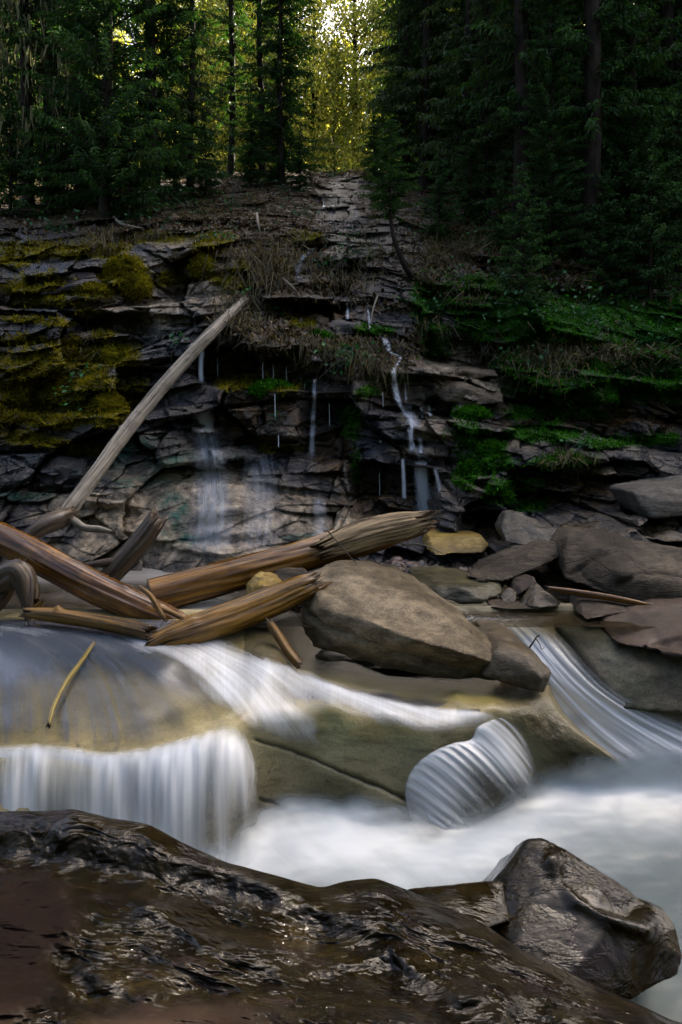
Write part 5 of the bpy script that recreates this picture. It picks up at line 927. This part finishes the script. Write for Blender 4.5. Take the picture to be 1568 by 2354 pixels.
for u, v, n, r, lb in ((205,862,26,.16,'dark green leafy plant on the moss, left of the pole'),(285,862,20,.14,'leafy plant between the domed moss cushion and the pole'),(175,905,24,.16,'leafy plant low on the moss at the left'),(515,548,22,.16,'bright leafy plant on the brow above the pole top'),(470,548,16,.12,'small leafy sprig on the brow left of the bright plant'),
        (410,780,14,.08,'tiny leafy plant in the crack beside the pole'),(560,680,20,.14,'leafy plant among grass at the top of the pole'),(645,718,22,.13,'leafy plant in the hanging grass below the root mat'),(800,580,60,.32,'wide patch of leaves left of the sapling stem'),(755,600,36,.24,'leafy patch beside the upper trickle'),(820,545,30,.22,'leaves on the slope under the upper cascade'),
        (812,818,44,.20,'leafy plant on the middle shelf left of the cascade'),(715,880,12,.08,'small sprig on the shelf above the middle trickle'),(632,960,10,.07,'tiny sprig growing on the wet brown block'),(985,705,44,.26,'leafy patch below the slanting sapling'),(940,700,26,.2,'leaves at the edge of the dark wet wall'),(1060,640,40,.26,'leaves on the slope right of the sapling'),
        (1235,800,60,.28,'leafy plant on the mossy bank at the right'),(1270,830,40,.22,'leaves spilling over the mossy ledge on the right'),(1420,860,50,.26,'leafy patch on the mossy ledge near the right edge'),(1310,900,24,.16,'pale leafy sprig on the mossy rock at the right'),(1500,780,60,.4,'dark leaves in the shade at the right edge'),(1340,1020,18,.12,'small leafy sprig on the wet bank at the right'),
        (1180,1245,10,.08,'green blades at the foot of the knobbly wet rock'),(600,530,20,.2,'leaves among the upper ledges'),(1190,700,50,.3,'dark leaves above the mossy overhang'),(440,492,60,.4,'low green undergrowth on the brow below the narrow drooping spruce'),(530,470,60,.4,'low green undergrowth left of the upper ledges'),(690,490,60,.35,'green undergrowth at the left side of the upper gully'),(660,440,50,.4,'undergrowth under the dense teal spruce'),(890,450,60,.4,'undergrowth at the right side of the upper gully'),(1000,520,60,.4,'undergrowth on the slope right of the sapling crown'),(1100,560,60,.4,'undergrowth among dead stalks on the right slope'),(340,520,60,.35,'undergrowth behind the bleached dead branch on the brow'),(130,530,60,.4,'undergrowth on the shaded brow at the far left'),(760,405,50,.4,'leaves along the crest at the head of the cascade'),(1320,720,70,.4,'thick leaves over the mossy bank below the leaning young spruce'),(1160,640,70,.4,'leafy clump in front of the bare stemmed spruce')): herb(u, v, n, r, lb, GH)
M_STRAW = leaf_mat('dead_grass', (.026, .020, .007), (.18, .14, .055), (1, .9, .7), .25, .02)
def grass():
    g = np.random.default_rng(21); R, Mi, T = [], [], []
    for u, v, a, b, n, l, dr in ((840,398,120,8,260,.35,.2),(420,440,140,14,260,.35,.2),(625,600,80,40,460,.75,1.1),(600,640,50,30,220,.8,1.2),(560,700,60,40,320,.5,1.),(560,740,60,30,260,.45,1.),(640,782,150,26,260,.35,1.),(830,800,80,26,220,.45,1.),(860,840,70,24,260,.4,1.2),(740,800,60,20,180,.5,1.2),(290,545,90,16,420,.4,.8),(240,560,40,20,200,.5,1.1),(480,500,120,26,420,.35,.3),(560,470,130,26,300,.35,.2),(680,550,90,20,220,.4,.6),
             (1000,610,70,40,320,.45,.6),(1010,590,80,20,160,.5,-.4),(1080,560,130,30,360,.5,-.2),(1060,680,80,24,200,.4,.9),(1300,812,130,22,460,.5,.6),(1260,840,60,40,260,.6,1.),(1480,830,120,30,320,.5,.4),(1310,1060,60,22,200,.35,.6),(1330,640,220,50,480,.4,.0),(1200,560,160,40,260,.45,-.4),(1150,830,60,60,160,.5,1.),(100,560,120,16,200,.3,.5),(200,800,60,40,90,.4,.8),(980,760,50,40,110,.4,1.),(760,640,60,50,260,.5,1.),(840,600,50,60,220,.45,1.)):
        uu = u+g.normal(size=n)*a*.55; vv = np.clip(v+g.normal(size=n)*b*.55, 400, 1300); p, nn = surf(uu, vv); L = l*g.uniform(.4, 1.2, n)[:, None]
        out = np.stack([g.normal(size=n)*.45, -g.uniform(.15, .7, n), g.uniform(.1, .6, n)], -1); m = p+out*L*.45
        t = m+np.stack([g.normal(size=n)*.3, -g.uniform(0, .35, n), -dr*g.uniform(.3, 1., n)+.25*(dr < 0)], -1)*L*.8; R.append(p); Mi.append(m); T.append(t)
    R, Mi, T = map(np.concatenate, (R, Mi, T)); V, F = strips(R, Mi, T, g.uniform(.008, .022, len(R)))
    link('dead_grass', nmesh('dead_grass', V, F, False, dict(tone=np.repeat(np.clip(g.random(len(R))**1.5, 0, 1), 6))), M_STRAW, 'dead straw coloured grass and roots hanging over the ledges', 'grass', kind='stuff')
    n = 60000; u = g.uniform(-60, 1620, n); v = g.uniform(395, 900, n); k = g.random(n) < np.clip(CD(u, v, CA['litter']), 0, 1)*np.where(v < 520, .5, .9); p, nn = surf(u[k], v[k], .01); n = len(p); L = g.uniform(.05, .13, n)
    V, F = leaves(p, unit(n, g), nn+g.normal(size=(n, 3))*.45, L, L*.6); link('leaf_litter', nmesh('leaf_litter', V, F, False, dict(tone=np.repeat(g.random(n)**1.6, 4))), leaf_mat('fallen_leaves', (.018, .011, .006), (.13, .085, .04), (1, .9, .7), .15, .03), 'brown fallen leaves covering the slope', 'leaf litter', kind='stuff')
grass()
# ---- gravel bank at the foot of the cascade
def stones(cen, size, seed):
    g = np.random.default_rng(seed); bm = bmesh.new(); bmesh.ops.create_icosphere(bm, subdivisions=1, radius=1); bv = np.array([v.co[:] for v in bm.verts]); bf = np.array([[v.index for v in f.verts] for f in bm.faces]); bm.free()
    Vs, Fs, T = [], [], []
    for k, (c, s) in enumerate(zip(cen, size)):
        a = g.uniform(0, 6.28); R = np.array([[math.cos(a), -math.sin(a), 0], [math.sin(a), math.cos(a), 0], [0, 0, 1]]); w = bv*(1+.5*noise(bv*1.1+k*7.3, seed)[:, None])*g.uniform([.7, .6, .35], [1.2, 1., .7]); Vs.append(w@R.T*s+c); Fs.append(bf+k*len(bv)); T.append(np.full(len(bv), g.random()))
    return np.concatenate(Vs), np.concatenate(Fs), np.concatenate(T)
def gravel():
    g = np.random.default_rng(4); us = np.linspace(820, 1160, 80); vs = np.linspace(1236, 1345, 50); U, V = np.meshgrid(us, vs)
    z = 1.07+.05*fbm(np.stack([U/60, V/30, U*0], -1), 3, 2)-.12*sstep(1300, 1345, V); d = (ZC-z)*K/(V-VH)
    m = M('gravel'); t = m.attr('tone'); o = m.pos(); col = m.ramp(t, (0., (.03, .025, .02)), (.3, (.075, .05, .04)), (.55, (.09, .085, .085)), (.8, (.14, .10, .06)), (1., (.16, .09, .075))); col = m.mix(m.ramp(m.noise(o, 30, 5, .7), (.4, .6), (.55, 0.)), col, (.03, .024, .018)); mg = m.out(m.pbr(col, .38, m.bump(m.noise(o, 40, 5), .4, .02), .5))
    link('gravel_bank', nmesh('gravel_bank', P(U, V, d).reshape(-1, 3), gridF(*U.shape), attrs=dict(tone=.2+0*U)), mg, kind='structure')
    n = 900; u = g.uniform(830, 1150, n); v = g.uniform(1240, 1325, n); p = P(u, v, dz(v, 1.08)); V_, F_, T_ = stones(p, g.gamma(3, .011, n)+.012, 3)
    link('gravel', nmesh('gravel', V_, F_, False, dict(tone=T_)), mg, 'mixed brown and purple gravel at the foot of the cascade', 'gravel', kind='stuff')
    for u, v, s, t, lb in ((912,1290,.10,.95,'large purple cobble on the gravel beside the golden log'),(945,1298,.085,.9,'pinkish cobble just right of the large purple one'),(975,1306,.065,.5,'grey cobble in the middle of the gravel'),(1030,1325,.07,.55,'slate blue cobble at the waterline of the gravel'),(1078,1316,.06,.45,'dark rounded cobble at the right of the gravel'),(1105,1322,.10,.78,'ochre cobble at the water beside the tilted slab'),(880,1285,.06,.7,'brown cobble against the pale splintered log')):
        p = P(u, v, dz(v, 1.1)); V_, F_, _ = stones([p], [s], int(u)); 
        me = nmesh('cobble', V_, F_, False); bm = bmesh.new(); bm.from_mesh(me); bmesh.ops.subdivide_edges(bm, edges=bm.edges, cuts=2, use_grid_fill=True, smooth=.6); bm.to_mesh(me); bm.free(); me.polygons.foreach_set('use_smooth', np.ones(len(me.polygons), bool)); at_ = me.attributes.new('tone', 'FLOAT', 'POINT'); at_.data.foreach_set('value', np.full(len(me.vertices), t, np.float32))
        link('cobble', me, mg, lb, 'cobble', 'cobbles on the gravel bank')
gravel()
# ================================================================== light, air, camera
SUN_EL, SUN_AZ = math.radians(48), math.radians(40)   # azimuth measured from +Y (ahead) towards +X
def light():
    w = bpy.data.worlds.new('World'); SC.world = w; w.use_nodes = True; nt = w.node_tree
    bg = nt.nodes.get('Background') or nt.nodes.new('ShaderNodeBackground')
    sky = nt.nodes.new('ShaderNodeTexSky'); sky.sky_type = 'NISHITA'; sky.sun_disc = False
    sky.dust_density = 7; sky.ozone_density = 0.; sky.air_density = .75; sky.sun_elevation = SUN_EL; sky.sun_rotation = SUN_AZ
    nt.links.new(sky.outputs[0], bg.inputs[0]); bg.inputs[1].default_value = SKY
    l = bpy.data.lights.new('sun', 'SUN'); l.energy = 5; l.angle = math.radians(.5); l.color = (1, .90, .74)
    o = bpy.data.objects.new('sun', l); COL.objects.link(o)
    dr = Vector((math.sin(SUN_AZ)*math.cos(SUN_EL), math.cos(SUN_AZ)*math.cos(SUN_EL), math.sin(SUN_EL)))
    o.rotation_euler = dr.to_track_quat('Z', 'Y').to_euler(); o.location = dr*60
SKY = .095
light()
cam = bpy.data.cameras.new('camera'); co = bpy.data.objects.new('camera', cam); COL.objects.link(co)
co.location = (0, 0, ZC); co.rotation_euler = (math.pi/2, 0, 0)
cam.sensor_fit = 'VERTICAL'; cam.sensor_height = 36; cam.sensor_width = 24; cam.lens = 24; cam.shift_y = -(2353/2-VH)/2353
cam.clip_start = .05; cam.clip_end = 3000; SC.camera = co
SC.view_settings.view_transform = 'Standard'; SC.view_settings.look = 'None'; SC.view_settings.gamma = 1; SC.view_settings.exposure = 3.02
SC.render.engine = 'CYCLES'; c = SC.cycles
c.max_bounces = 8; c.diffuse_bounces = 3; c.glossy_bounces = 3; c.transmission_bounces = 4; c.transparent_max_bounces = 24
c.caustics_reflective = False; c.caustics_refractive = False; c.sample_clamp_indirect = 6; c.use_denoising = True
